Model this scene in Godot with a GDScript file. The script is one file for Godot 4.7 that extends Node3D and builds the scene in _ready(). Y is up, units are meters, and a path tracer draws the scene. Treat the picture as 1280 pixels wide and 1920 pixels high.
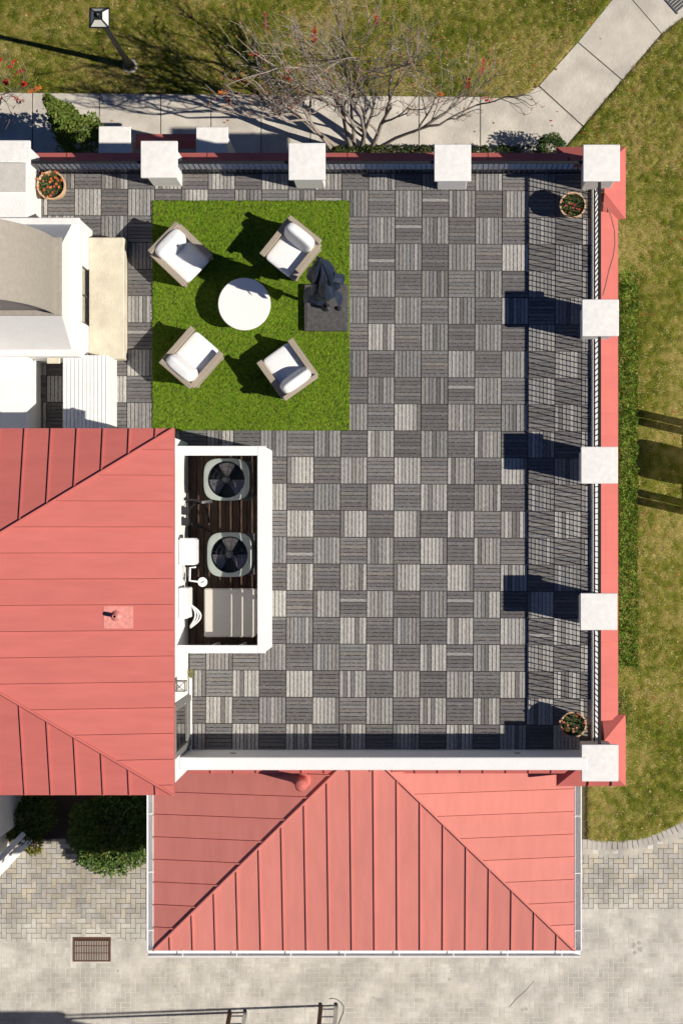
extends Node3D
# A roof terrace seen from a drone straight above it. Ground at y = 0, terrace floor at y = 6, north is -z.

const CAM_Y := 39.7
const FOCAL := 3700.0          # in pixels of a 1280 x 1920 frame
const DECK := 6.0
const RED := Color(0.535, 0.147, 0.127)

var rng := RandomNumberGenerator.new()
var mats := {}
var used := {}

# ---------------------------------------------------------------- mesh builder
class MB:
	var v := PackedVector3Array()
	var n := PackedVector3Array()
	var c := PackedColorArray()
	var t := PackedVector2Array()
	var xf := Transform3D.IDENTITY
	var col := Color(1, 1, 1)
	var ua := Vector3(1, 0, 0)     # uv axes
	var ub := Vector3(0, 0, 1)
	var uo := Vector2.ZERO
	func put(p: Vector3, nn: Vector3) -> void:
		v.append(xf * p)
		n.append((xf.basis * nn).normalized())
		c.append(col)
		t.append(Vector2(p.dot(ua), p.dot(ub)) + uo)
	func tri(a: Vector3, b: Vector3, d: Vector3) -> void:      # counter-clockwise seen from outside
		var nn := (b - a).cross(d - a)
		if nn.length_squared() < 1e-16:
			return
		nn = nn.normalized()
		put(a, nn); put(d, nn); put(b, nn)
	func quad(a: Vector3, b: Vector3, d: Vector3, e: Vector3) -> void:
		tri(a, b, d)
		tri(a, d, e)
	func smooth_quad(a: Vector3, b: Vector3, d: Vector3, e: Vector3, na: Vector3, nb: Vector3, nd: Vector3, ne: Vector3) -> void:
		put(a, na); put(d, nd); put(b, nb)
		put(a, na); put(e, ne); put(d, nd)
	func box(at: Vector3, size: Vector3, bev := 0.0) -> void:
		var h := size * 0.5
		var b: float = min(bev, min(h.x, min(h.y, h.z)) * 0.9)
		var ax := [Vector3(1, 0, 0), Vector3(0, 1, 0), Vector3(0, 0, 1)]
		for i in 3:
			var u: Vector3 = ax[i]
			var w1: Vector3 = ax[(i + 1) % 3]
			var w2: Vector3 = ax[(i + 2) % 3]
			var hu := h[i]
			var h1 := h[(i + 1) % 3]
			var h2 := h[(i + 2) % 3]
			for s in [-1.0, 1.0]:
				var o: Vector3 = at + u * (hu * s)
				var p := w1 * (h1 - b)
				var q := w2 * (h2 - b)
				if s > 0:
					quad(o - p - q, o + p - q, o + p + q, o - p + q)
				else:
					quad(o - p - q, o - p + q, o + p + q, o + p - q)
		if b <= 0.0:
			return
		for i in 3:
			var u: Vector3 = ax[i]
			var w1: Vector3 = ax[(i + 1) % 3]
			var w2: Vector3 = ax[(i + 2) % 3]
			var lu := u * (h[i] - b)
			var h1 := h[(i + 1) % 3]
			var h2 := h[(i + 2) % 3]
			for s1 in [-1.0, 1.0]:
				for s2 in [-1.0, 1.0]:
					var pa: Vector3 = at + w1 * (h1 * s1) + w2 * ((h2 - b) * s2)
					var pb: Vector3 = at + w1 * ((h1 - b) * s1) + w2 * (h2 * s2)
					if _out(pa + lu, pa - lu, pb - lu, at):
						quad(pa + lu, pa - lu, pb - lu, pb + lu)
					else:
						quad(pa - lu, pa + lu, pb + lu, pb - lu)
		for sx in [-1.0, 1.0]:
			for sy in [-1.0, 1.0]:
				for sz in [-1.0, 1.0]:
					var pa := at + Vector3(h.x * sx, (h.y - b) * sy, (h.z - b) * sz)
					var pb := at + Vector3((h.x - b) * sx, h.y * sy, (h.z - b) * sz)
					var pc := at + Vector3((h.x - b) * sx, (h.y - b) * sy, h.z * sz)
					if _out(pa, pb, pc, at):
						tri(pa, pb, pc)
					else:
						tri(pa, pc, pb)
	func _out(a: Vector3, b: Vector3, d: Vector3, mid: Vector3) -> bool:
		return (b - a).cross(d - a).dot(a - mid) > 0.0
	func bar(a: Vector3, b: Vector3, w: float, h: float, bev := 0.0) -> void:    # a squared bar from a to b
		var d := b - a
		var l := d.length()
		d = d / l
		var up := Vector3.UP if absf(d.y) < 0.95 else Vector3(1, 0, 0)
		var s := d.cross(up).normalized()
		var keep := xf
		xf = keep * Transform3D(Basis(s, s.cross(d) * 1.0, -d), (a + b) * 0.5)
		box(Vector3.ZERO, Vector3(w, h, l), bev)
		xf = keep
	func tube(path: Array, radii: Array, sides := 8, caps := true) -> void:
		var rings := []
		var norms := []
		var last := Vector3(0.3, 0.2, 0.9).normalized()
		for i in path.size():
			var d: Vector3 = (path[min(i + 1, path.size() - 1)] - path[max(i - 1, 0)])
			d = d.normalized()
			var s := last - d * last.dot(d)
			if s.length() < 0.05:
				s = Vector3(1, 0, 0) - d * d.x
			s = s.normalized()
			last = s
			var w := d.cross(s)
			var ring := []
			var nr := []
			for k in sides:
				var a := TAU * k / sides
				var q := s * cos(a) + w * sin(a)
				nr.append(q)
				ring.append(path[i] + q * radii[min(i, radii.size() - 1)])
			rings.append(ring)
			norms.append(nr)
		for i in path.size() - 1:
			for k in sides:
				var m := (k + 1) % sides
				smooth_quad(rings[i][k], rings[i][m], rings[i + 1][m], rings[i + 1][k], norms[i][k], norms[i][m], norms[i + 1][m], norms[i + 1][k])
		if caps:
			for k in range(1, sides - 1):
				tri(rings[0][0], rings[0][k + 1], rings[0][k])
				var e: Array = rings[-1]
				tri(e[0], e[k], e[k + 1])
	func lathe(at: Vector3, prof: Array, sides := 32) -> void:      # prof: [radius, height] pairs from the outside bottom up
		for i in prof.size() - 1:
			var r0: float = prof[i][0]
			var y0: float = prof[i][1]
			var r1: float = prof[i + 1][0]
			var y1: float = prof[i + 1][1]
			var sl := Vector2(y1 - y0, r0 - r1).normalized()
			for k in sides:
				var a := TAU * k / sides
				var b := TAU * (k + 1) / sides
				var da := Vector3(cos(a), 0, -sin(a))
				var db := Vector3(cos(b), 0, -sin(b))
				var na := da * sl.x + Vector3.UP * sl.y
				var nb := db * sl.x + Vector3.UP * sl.y
				smooth_quad(at + da * r0 + Vector3.UP * y0, at + db * r0 + Vector3.UP * y0, at + db * r1 + Vector3.UP * y1, at + da * r1 + Vector3.UP * y1, na, nb, nb, na)
	func prism(poly: PackedVector2Array, top: Callable, thick: float, flat_bottom := false) -> void:   # a convex plan polygon (x, z), top(x, z) gives the height
		var p := poly
		if Geometry2D.is_polygon_clockwise(p):
			p.reverse()
		var m := p.size()
		for k in range(1, m - 1):
			var a := Vector3(p[0].x, top.call(p[0].x, p[0].y), p[0].y)
			var b := Vector3(p[k].x, top.call(p[k].x, p[k].y), p[k].y)
			var d := Vector3(p[k + 1].x, top.call(p[k + 1].x, p[k + 1].y), p[k + 1].y)
			if (b - a).cross(d - a).y > 0:
				tri(a, b, d)
			else:
				tri(a, d, b)
		var mid := Vector3.ZERO
		for q in p:
			mid += Vector3(q.x, top.call(q.x, q.y) - thick * 0.5, q.y)
		mid /= m
		for k in m:
			var q := p[k]
			var r := p[(k + 1) % m]
			var a := Vector3(q.x, top.call(q.x, q.y), q.y)
			var b := Vector3(r.x, top.call(r.x, r.y), r.y)
			var a2 := a - Vector3(0, thick, 0)
			var b2 := b - Vector3(0, thick, 0)
			if _out(a2, b2, b, mid):
				quad(a2, b2, b, a)
			else:
				quad(a, b, b2, a2)
	func pillow(at: Vector3, size: Vector3, e1 := 0.35, e2 := 0.35, nu := 28, nv := 16, wob := 0.0) -> void:   # a rounded cushion
		var h := size * 0.5
		var pts := []
		var nrm := []
		for j in nv + 1:
			var ph := -PI / 2 + PI * j / nv
			var row := []
			var rn := []
			for i in nu + 1:
				var th := TAU * i / nu
				var p := Vector3(_sp(cos(ph), e1) * _sp(cos(th), e2), _sp(sin(ph), e1), _sp(cos(ph), e1) * _sp(sin(th), e2))
				var q := Vector3(_sp(cos(ph), 2 - e1) * _sp(cos(th), 2 - e2), _sp(sin(ph), 2 - e1), _sp(cos(ph), 2 - e1) * _sp(sin(th), 2 - e2))
				var w := 1.0 + wob * sin(p.x * 7.0 + p.z * 5.0 + size.x * 31.0) * (1.0 - absf(p.y))
				row.append(at + Vector3(p.x * h.x, p.y * h.y * w, p.z * h.z))
				rn.append(Vector3(q.x / h.x, q.y / h.y, q.z / h.z).normalized())
			pts.append(row)
			nrm.append(rn)
		for j in nv:
			for i in nu:
				smooth_quad(pts[j][i + 1], pts[j][i], pts[j + 1][i], pts[j + 1][i + 1], nrm[j][i + 1], nrm[j][i], nrm[j + 1][i], nrm[j + 1][i + 1])
	func _sp(x: float, e: float) -> float:
		return signf(x) * pow(absf(x), e)
	func leaf(at: Vector3, d: Vector3, l: float, w: float, up := Vector3.UP) -> void:
		var s := d.cross(up)
		if s.length() < 1e-4:
			s = Vector3(1, 0, 0)
		s = s.normalized() * w * 0.5
		var nn := s.cross(d).normalized()
		if nn.y < 0:
			nn = -nn
			s = -s
		var m := at + d * l * 0.45 - nn * l * 0.04
		var e := at + d * l
		ptri(at, e, m - s, nn)
		ptri(at, m + s, e, nn)
	func ptri(a: Vector3, b: Vector3, d: Vector3, nn: Vector3) -> void:      # wound to suit the normal given
		if (d - a).cross(b - a).dot(nn) < 0:
			put(a, nn); put(d, nn); put(b, nn)
		else:
			put(a, nn); put(b, nn); put(d, nn)
	func mesh() -> ArrayMesh:
		var a := []
		a.resize(Mesh.ARRAY_MAX)
		a[Mesh.ARRAY_VERTEX] = v
		a[Mesh.ARRAY_NORMAL] = n
		a[Mesh.ARRAY_COLOR] = c
		a[Mesh.ARRAY_TEX_UV] = t
		var m := ArrayMesh.new()
		m.add_surface_from_arrays(Mesh.PRIMITIVE_TRIANGLES, a)
		return m

# ---------------------------------------------------------------- small helpers
func at(px: float, py: float, y: float) -> Vector3:      # the point at height y that the plan view shows at (px, py)
	var k := (CAM_Y - y) / FOCAL
	return Vector3((px - 795.0) * k, y, (py - 995.0) * k)

func numbered(called: String) -> String:
	if not used.has(called):
		used[called] = 0
		return called
	used[called] += 1
	return "%s_%03d" % [called, used[called]]

func tag(o: Node, label: String, category: String, group := "", kind := "") -> void:
	if label: o.set_meta("label", label)
	if category: o.set_meta("category", category)
	if group: o.set_meta("group", group)
	if kind: o.set_meta("kind", kind)

func thing(called: String, label: String, category: String, where := Vector3.ZERO, turn := 0.0, group := "") -> Node3D:
	var o := Node3D.new()
	o.name = numbered(called)
	add_child(o)
	o.position = where
	o.rotation.y = turn
	tag(o, label, category, group)
	return o

func part(called: String, m: Mesh, material: Material, parent: Node3D) -> MeshInstance3D:
	var o := MeshInstance3D.new()
	o.name = called if parent != self else numbered(called)
	o.mesh = m
	o.material_override = material
	parent.add_child(o, true)
	return o

func struct(called: String, m: Mesh, material: Material) -> MeshInstance3D:
	var o := part(called, m, material, self)
	o.set_meta("kind", "structure")
	return o

func lin(r: float, g: float, b: float) -> Color:
	return Color(r, g, b).linear_to_srgb()

func noise_tex(size: int, seed_: int, lo: float, hi: float, fx: float, fy: float, oct := 4, contrast := 1.0) -> ImageTexture:
	var nz := FastNoiseLite.new()
	nz.seed = seed_
	nz.noise_type = FastNoiseLite.TYPE_SIMPLEX_SMOOTH
	nz.frequency = 1.0
	nz.fractal_octaves = oct
	nz.fractal_gain = 0.6
	var d := PackedByteArray()
	d.resize(size * size)
	for y in size:
		for x in size:
			# blended with its own shifted copy at the edges, so that it repeats without a seam
			var bx: float = clampf((x - size * 0.85) / (size * 0.15), 0, 1)
			var by: float = clampf((y - size * 0.85) / (size * 0.15), 0, 1)
			var q := nz.get_noise_2d(x * fx, y * fy)
			if bx > 0: q = lerpf(q, nz.get_noise_2d((x - size) * fx, y * fy), bx)
			if by > 0: q = lerpf(q, nz.get_noise_2d(x * fx, (y - size) * fy), by)
			q = clampf(0.5 + q * contrast, 0, 1)
			d[y * size + x] = int(clampf(lerpf(lo, hi, q), 0, 1) * 255)
	return ImageTexture.create_from_image(Image.create_from_data(size, size, false, Image.FORMAT_L8, d))

func bump_tex(size: int, seed_: int, f: float, strength: float, oct := 4) -> ImageTexture:
	var im := noise_tex(size, seed_, 0, 1, f, f, oct).get_image()
	im.convert(Image.FORMAT_RGBA8)
	im.bump_map_to_normal_map(strength)
	return ImageTexture.create_from_image(im)

func mat(key: String, c: Color, rough := 0.7, metal := 0.0, tex: Texture2D = null, scale := 1.0, nrm: Texture2D = null, nstr := 0.5) -> StandardMaterial3D:
	var m := StandardMaterial3D.new()
	m.albedo_color = c
	m.roughness = rough
	m.metallic = metal
	if tex or nrm:
		m.uv1_triplanar = true
		m.uv1_world_triplanar = true
		m.uv1_scale = Vector3.ONE * scale
	if tex: m.albedo_texture = tex
	if nrm:
		m.normal_enabled = true
		m.normal_texture = nrm
		m.normal_scale = nstr
	mats[key] = m
	return m

func vmat(key: String, rough := 0.8, back := Color.BLACK) -> StandardMaterial3D:
	var m := StandardMaterial3D.new()
	m.vertex_color_use_as_albedo = true
	m.roughness = rough
	m.cull_mode = BaseMaterial3D.CULL_DISABLED
	m.metallic_specular = 0.15
	if back != Color.BLACK:
		m.backlight_enabled = true
		m.backlight = back
	mats[key] = m
	return m

func rect(x0: float, z0: float, x1: float, z1: float) -> PackedVector2Array:
	return PackedVector2Array([Vector2(x0, z0), Vector2(x1, z0), Vector2(x1, z1), Vector2(x0, z1)])

func flat(y: float) -> Callable:
	return func(_x, _z): return y

func gp(px: float, py: float) -> Vector2:        # a point on the ground plan
	var p := at(px, py, 0.0)
	return Vector2(p.x, p.z)

func gpoly(pts: Array) -> PackedVector2Array:
	var r := PackedVector2Array()
	for p in pts:
		r.append(gp(p[0], p[1]))
	return r

# ---------------------------------------------------------------- start
func _ready() -> void:
	rng.seed = 20241
	set_camera_and_light()
	make_materials()
	ground()
	sidewalk()
	driveway()
	terrace_floor()
	building()
	pillars_and_railings()
	fireplace()
	enclosure()
	furniture()
	pots()
	planting()
	trees()
	street_things()
	grass()

func set_camera_and_light() -> void:
	var cam := Camera3D.new()
	cam.name = "camera"
	cam.projection = Camera3D.PROJECTION_FRUSTUM
	cam.near = 1.0
	cam.far = 300.0
	cam.size = 1920.0 / FOCAL
	cam.frustum_offset = Vector2(-155.0 / FOCAL, 35.0 / FOCAL)
	cam.position = Vector3(0, CAM_Y, 0)
	cam.rotation_degrees = Vector3(-90, 0, 0)
	add_child(cam)
	cam.current = true
	var env := Environment.new()
	env.background_mode = Environment.BG_SKY
	var sm := ProceduralSkyMaterial.new()
	sm.sky_top_color = Color(0.25, 0.43, 0.72)
	sm.sky_horizon_color = Color(0.62, 0.74, 0.88)
	sm.ground_bottom_color = Color(0.3, 0.3, 0.27)
	sm.ground_horizon_color = Color(0.55, 0.6, 0.62)
	sm.sky_curve = 0.12
	var sky := Sky.new()
	sky.sky_material = sm
	env.sky = sky
	env.background_energy_multiplier = 0.29
	env.tonemap_mode = Environment.TONE_MAPPER_LINEAR
	env.tonemap_exposure = 1.17
	env.sdfgi_enabled = true
	env.ssao_enabled = true
	env.ssil_enabled = true
	var we := WorldEnvironment.new()
	we.environment = env
	add_child(we)
	var sun := DirectionalLight3D.new()
	sun.name = "sun"
	sun.light_energy = 1.6
	sun.light_color = Color(1.0, 0.97, 0.92)
	sun.light_angular_distance = 0.5
	sun.shadow_enabled = true
	add_child(sun)
	sun.look_at_from_position(Vector3.ZERO, Vector3(-1.087, -1.0, -0.244), Vector3.UP)

func make_materials() -> void:
	var soft := noise_tex(512, 1, 0.972, 1.0, 0.012, 0.012, 5)
	var speck := noise_tex(512, 2, 0.72, 1.0, 0.09, 0.09, 4, 1.1)
	var stain := noise_tex(512, 3, 0.95, 1.0, 0.02, 0.02, 6, 1.1)
	var fine := bump_tex(512, 4, 0.12, 3.0)
	mat("white", lin(0.80, 0.79, 0.77), 0.85, 0, soft, 0.5, fine, 0.25)
	mat("white_paint", lin(0.82, 0.82, 0.81), 0.55, 0, soft, 0.8)
	mat("cap", lin(0.80, 0.785, 0.755), 0.8, 0, stain, 0.7, fine, 0.2)
	mat("cream", lin(0.68, 0.62, 0.485), 0.85, 0, noise_tex(256, 5, 0.88, 1.0, 0.02, 0.02, 5), 0.4, fine, 0.3)
	mat("grey_stucco", lin(0.56, 0.53, 0.49), 0.85, 0, stain, 0.6, fine, 0.3)
	mat("red", Color(RED.r, RED.g, RED.b).linear_to_srgb(), 0.7, 0.0, noise_tex(512, 6, 0.95, 1.0, 0.006, 0.03, 7, 1.2), 0.25, bump_tex(512, 7, 0.012, 2.0, 2), 0.10).metallic_specular = 0.3
	mat("red_wing", lin(0.595, 0.208, 0.175), 0.7, 0.0, noise_tex(512, 26, 0.95, 1.0, 0.03, 0.006, 7, 1.2), 0.25, bump_tex(512, 27, 0.012, 2.0, 2), 0.10).metallic_specular = 0.3
	for k in 4:                       # panels faded a little differently from one another
		for base in ["red", "red_wing"]:
			var v: StandardMaterial3D = mats[base].duplicate()
			var f: float = [1.0, 0.965, 1.03, 0.985][k]
			v.albedo_color = (v.albedo_color.srgb_to_linear() * f).linear_to_srgb()
			v.albedo_color.a = 1.0
			v.uv1_offset = Vector3(0.37 * k, 0.11 * k, 0.53 * k)
			mats["%s_%d" % [base, k]] = v
	mat("red_patch", lin(0.70, 0.26, 0.22), 0.55, 0, noise_tex(256, 8, 0.85, 1.0, 0.05, 0.05, 4), 1.0)
	mat("red_dark", lin(0.42, 0.10, 0.085), 0.5)
	mat("black_metal", lin(0.022, 0.023, 0.026), 0.4, 0.3)
	mat("grey_metal", lin(0.17, 0.175, 0.18), 0.45, 0.6)
	mat("galvanised", lin(0.46, 0.46, 0.45), 0.4, 0.8, soft, 2.0)
	mat("taupe_metal", lin(0.36, 0.325, 0.28), 0.45, 0.0, noise_tex(512, 9, 0.92, 1.0, 0.02, 0.02, 5), 0.8)
	mat("taupe_dark", lin(0.20, 0.18, 0.16), 0.6, 0.2)
	mat("concrete", lin(0.60, 0.55, 0.475), 0.9, 0, noise_tex(512, 10, 0.86, 1.0, 0.008, 0.008, 7, 1.2), 0.21, fine, 0.10)
	mat("stone_joint", lin(0.15, 0.13, 0.11), 0.95)
	mat("sand", lin(0.65, 0.615, 0.56), 0.95, 0, noise_tex(512, 28, 0.84, 1.0, 0.01, 0.01, 8, 1.3), 0.21)
	mat("paver", Color.WHITE, 0.9, 0, noise_tex(1024, 11, 0.84, 1.0, 0.006, 0.006, 9, 1.3), 0.19, fine, 0.08).vertex_color_use_as_albedo = true
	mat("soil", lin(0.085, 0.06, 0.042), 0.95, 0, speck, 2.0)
	mat("lawn", lin(0.13, 0.11, 0.045), 0.95, 0, speck, 1.5)
	mat("rug_base", lin(0.035, 0.075, 0.012), 0.9)
	mat("under_deck", lin(0.13, 0.115, 0.10), 0.9)
	mat("dark_wood", lin(0.125, 0.068, 0.042), 0.65, 0, noise_tex(512, 12, 0.55, 1.0, 0.08, 0.004, 4, 1.2), 1.5)
	mat("cushion", lin(0.82, 0.82, 0.82), 0.85, 0, noise_tex(256, 14, 0.95, 1.0, 0.05, 0.05, 3), 2.0, bump_tex(512, 15, 0.006, 3.0, 2), 0.2)
	mat("chair_wood", lin(0.47, 0.395, 0.31), 0.8, 0, noise_tex(512, 16, 0.68, 1.0, 0.03, 0.15, 4, 1.3), 2.5)
	mat("table", lin(0.79, 0.78, 0.755), 0.6)
	mat("slate", lin(0.085, 0.082, 0.082), 0.7, 0, noise_tex(256, 17, 0.75, 1.0, 0.03, 0.03, 5), 1.5)
	mat("navy", lin(0.018, 0.038, 0.085), 0.6, 0, noise_tex(256, 18, 0.45, 1.0, 0.05, 0.05, 4), 3.0)
	mat("terracotta", lin(0.76, 0.50, 0.30), 0.85, 0, noise_tex(256, 19, 0.72, 1.0, 0.03, 0.03, 5, 1.3), 3.0)
	mat("ac_green", lin(0.33, 0.37, 0.34), 0.5, 0, soft, 2.0)
	mat("ac_dark", lin(0.03, 0.036, 0.04), 0.4, 0.2)
	mat("ac_blade", lin(0.20, 0.19, 0.20), 0.3, 0.6)
	mat("beige_metal", lin(0.56, 0.53, 0.47), 0.5, 0, soft, 2.0)
	mat("white_plastic", lin(0.80, 0.80, 0.80), 0.4)
	mat("copper", lin(0.45, 0.16, 0.07), 0.45, 0.7)
	mat("rust", lin(0.17, 0.085, 0.055), 0.85, 0.2, speck, 3.0)
	mat("door_grey", lin(0.16, 0.155, 0.15), 0.5)
	mat("bark", lin(0.52, 0.44, 0.38), 0.85, 0, noise_tex(256, 20, 0.5, 1.0, 0.05, 0.02, 4, 1.3), 4.0)
	mat("twig", lin(0.30, 0.20, 0.155), 0.85)
	mat("aluminium", lin(0.6, 0.6, 0.6), 0.35, 0.7)
	var g := mat("glass", Color(0.55, 0.66, 0.64, 0.35), 0.03, 0.0)
	g.transparency = BaseMaterial3D.TRANSPARENCY_ALPHA
	var lg := mat("lamp_glass", Color(0.93, 0.93, 0.9, 0.8), 0.25, 0.0)
	lg.transparency = BaseMaterial3D.TRANSPARENCY_ALPHA
	var mg := mat("mirror_glass", lin(0.42, 0.40, 0.37), 0.05, 0.0)
	mg.metallic_specular = 1.0
	mg.metallic = 1.0
	vmat("leaf", 0.55, Color(0.10, 0.14, 0.03))
	vmat("dry_leaf", 0.8, Color(0.12, 0.03, 0.01))
	vmat("blade", 0.75, Color(0.05, 0.07, 0.015))
	var w := StandardMaterial3D.new()
	w.vertex_color_use_as_albedo = true
	w.albedo_texture = noise_tex(1024, 21, 0.52, 1.0, 0.005, 0.06, 6, 1.5)
	w.roughness = 0.85
	mats["deck_wood"] = w

# ---------------------------------------------------------------- ground, path, drive
func ground() -> void:
	var b := MB.new()
	b.quad(Vector3(-60, 0, 60), Vector3(60, 0, 60), Vector3(60, 0, -60), Vector3(-60, 0, -60))
	struct("ground", b.mesh(), mats.lawn)
	# brown beds along the walls
	var s := MB.new()
	s.prism(rect(-9.0, -7.62, 2.35, -6.0), flat(0.02), 0.02)
	s.prism(rect(2.6, -5.3, 4.08, 2.9), flat(0.02), 0.02)
	s.prism(gpoly([[-40, 1380], [330, 1380], [330, 1600], [150, 1600], [120, 1570], [30, 1578], [-40, 1578]]), flat(0.016), 0.016)
	struct("planting_bed", s.mesh(), mats.soil)

var slab_polys: Array = []
func sidewalk() -> void:
	var base := MB.new()
	var outline := gpoly([[-60, 175], [960, 185], [988, 178], [1012, 160], [1141, -2], [1180, -60], [1330, -60], [1284, 30], [1095, 236], [1063, 272], [1040, 300], [-60, 296]])
	for pr in [[-60, 1000, 180, 292]]:
		base.prism(gpoly([[pr[0], pr[2]], [pr[1], pr[2]], [pr[1], pr[3]], [pr[0], pr[3]]]), flat(0.012), 0.012)
	base.prism(gpoly([[1000, 182], [1145, -2], [1190, -60], [1320, -60], [1278, 32], [1090, 232], [1035, 292], [1000, 292]]), flat(0.012), 0.012)
	var sw := struct("sidewalk", base.mesh(), mats.stone_joint)
	var xs := [-60, 62, 187, 302, 396, 490, 582, 684, 785, 900]
	var polys := []
	var e := 0.9
	for i in xs.size() - 1:
		var a: float = xs[i] + e
		var c: float = xs[i + 1] - e
		polys.append([[a, 174.5 + a * 0.009], [c, 174.5 + c * 0.009], [c, 296], [a, 296]])
	polys.append([[901, 183], [945, 186], [968, 184], [990, 176], [1008, 163], [1009, 163.5], [1090.5, 238], [1060, 274], [1040, 300], [901, 300]])
	polys.append([[1010.5, 161], [1082, 81], [1164, 151], [1092.5, 236]])
	polys.append([[1083.5, 79.5], [1140, 10], [1164, -22], [1238, 64], [1165.5, 149.5]])
	polys.append([[1165, -23.5], [1195, -62], [1340, -62], [1283, 30], [1239.5, 63]])
	for p in polys:
		var poly := gpoly(p)
		slab_polys.append(Geometry2D.offset_polygon(poly, 0.035)[0])
		var b := MB.new()
		b.prism(poly, flat(0.03 + rng.randf_range(-0.003, 0.003)), 0.03)
		part("slab", b.mesh(), mats.concrete, sw)
	# patched, greyer top course and a small grate at the path's far end
	var gr := MB.new()
	var c0 := at(1272, -4, 0.0)
	gr.xf = Transform3D(Basis(Vector3.UP, deg_to_rad(-49)), c0 + Vector3(0, 0.045, 0))
	for k in 7:
		gr.box(Vector3(-0.18 + k * 0.06, 0, 0), Vector3(0.025, 0.02, 0.5))
	gr.box(Vector3(0, 0, 0.24), Vector3(0.45, 0.022, 0.03))
	gr.box(Vector3(0, 0, -0.24), Vector3(0.45, 0.022, 0.03))
	var gm := part("path_grate", gr.mesh(), mats.grey_metal, self)
	tag(gm, "small grey grate at the top end of the diagonal concrete path", "grate")

func curve_z(x: float) -> float:        # where the lawn at the lower right ends and the paving begins
	var pts := [[1060, 1572], [1110, 1574], [1150, 1577], [1190, 1573], [1230, 1562], [1262, 1548], [1300, 1526], [1400, 1450]]
	for i in pts.size() - 1:
		var a := gp(pts[i][0], pts[i][1])
		var b := gp(pts[i + 1][0], pts[i + 1][1])
		if x <= b.x:
			return lerpf(a.y, b.y, (x - a.x) / (b.x - a.x))
	return gp(1400, 1450).y

func on_drive(x: float, z: float) -> bool:
	if z > 12.5 or x < -9.6 or x > 6.2:
		return false
	if x < -4.55:
		var q := (z * 93.2 + 995.0)
		var p := (x * 93.2 + 795.0)
		if p < 132: return q > 1576
		return q > 1596
	if x < 2.75:
		return z > 7.0
	return z > curve_z(x) + 0.185

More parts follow.
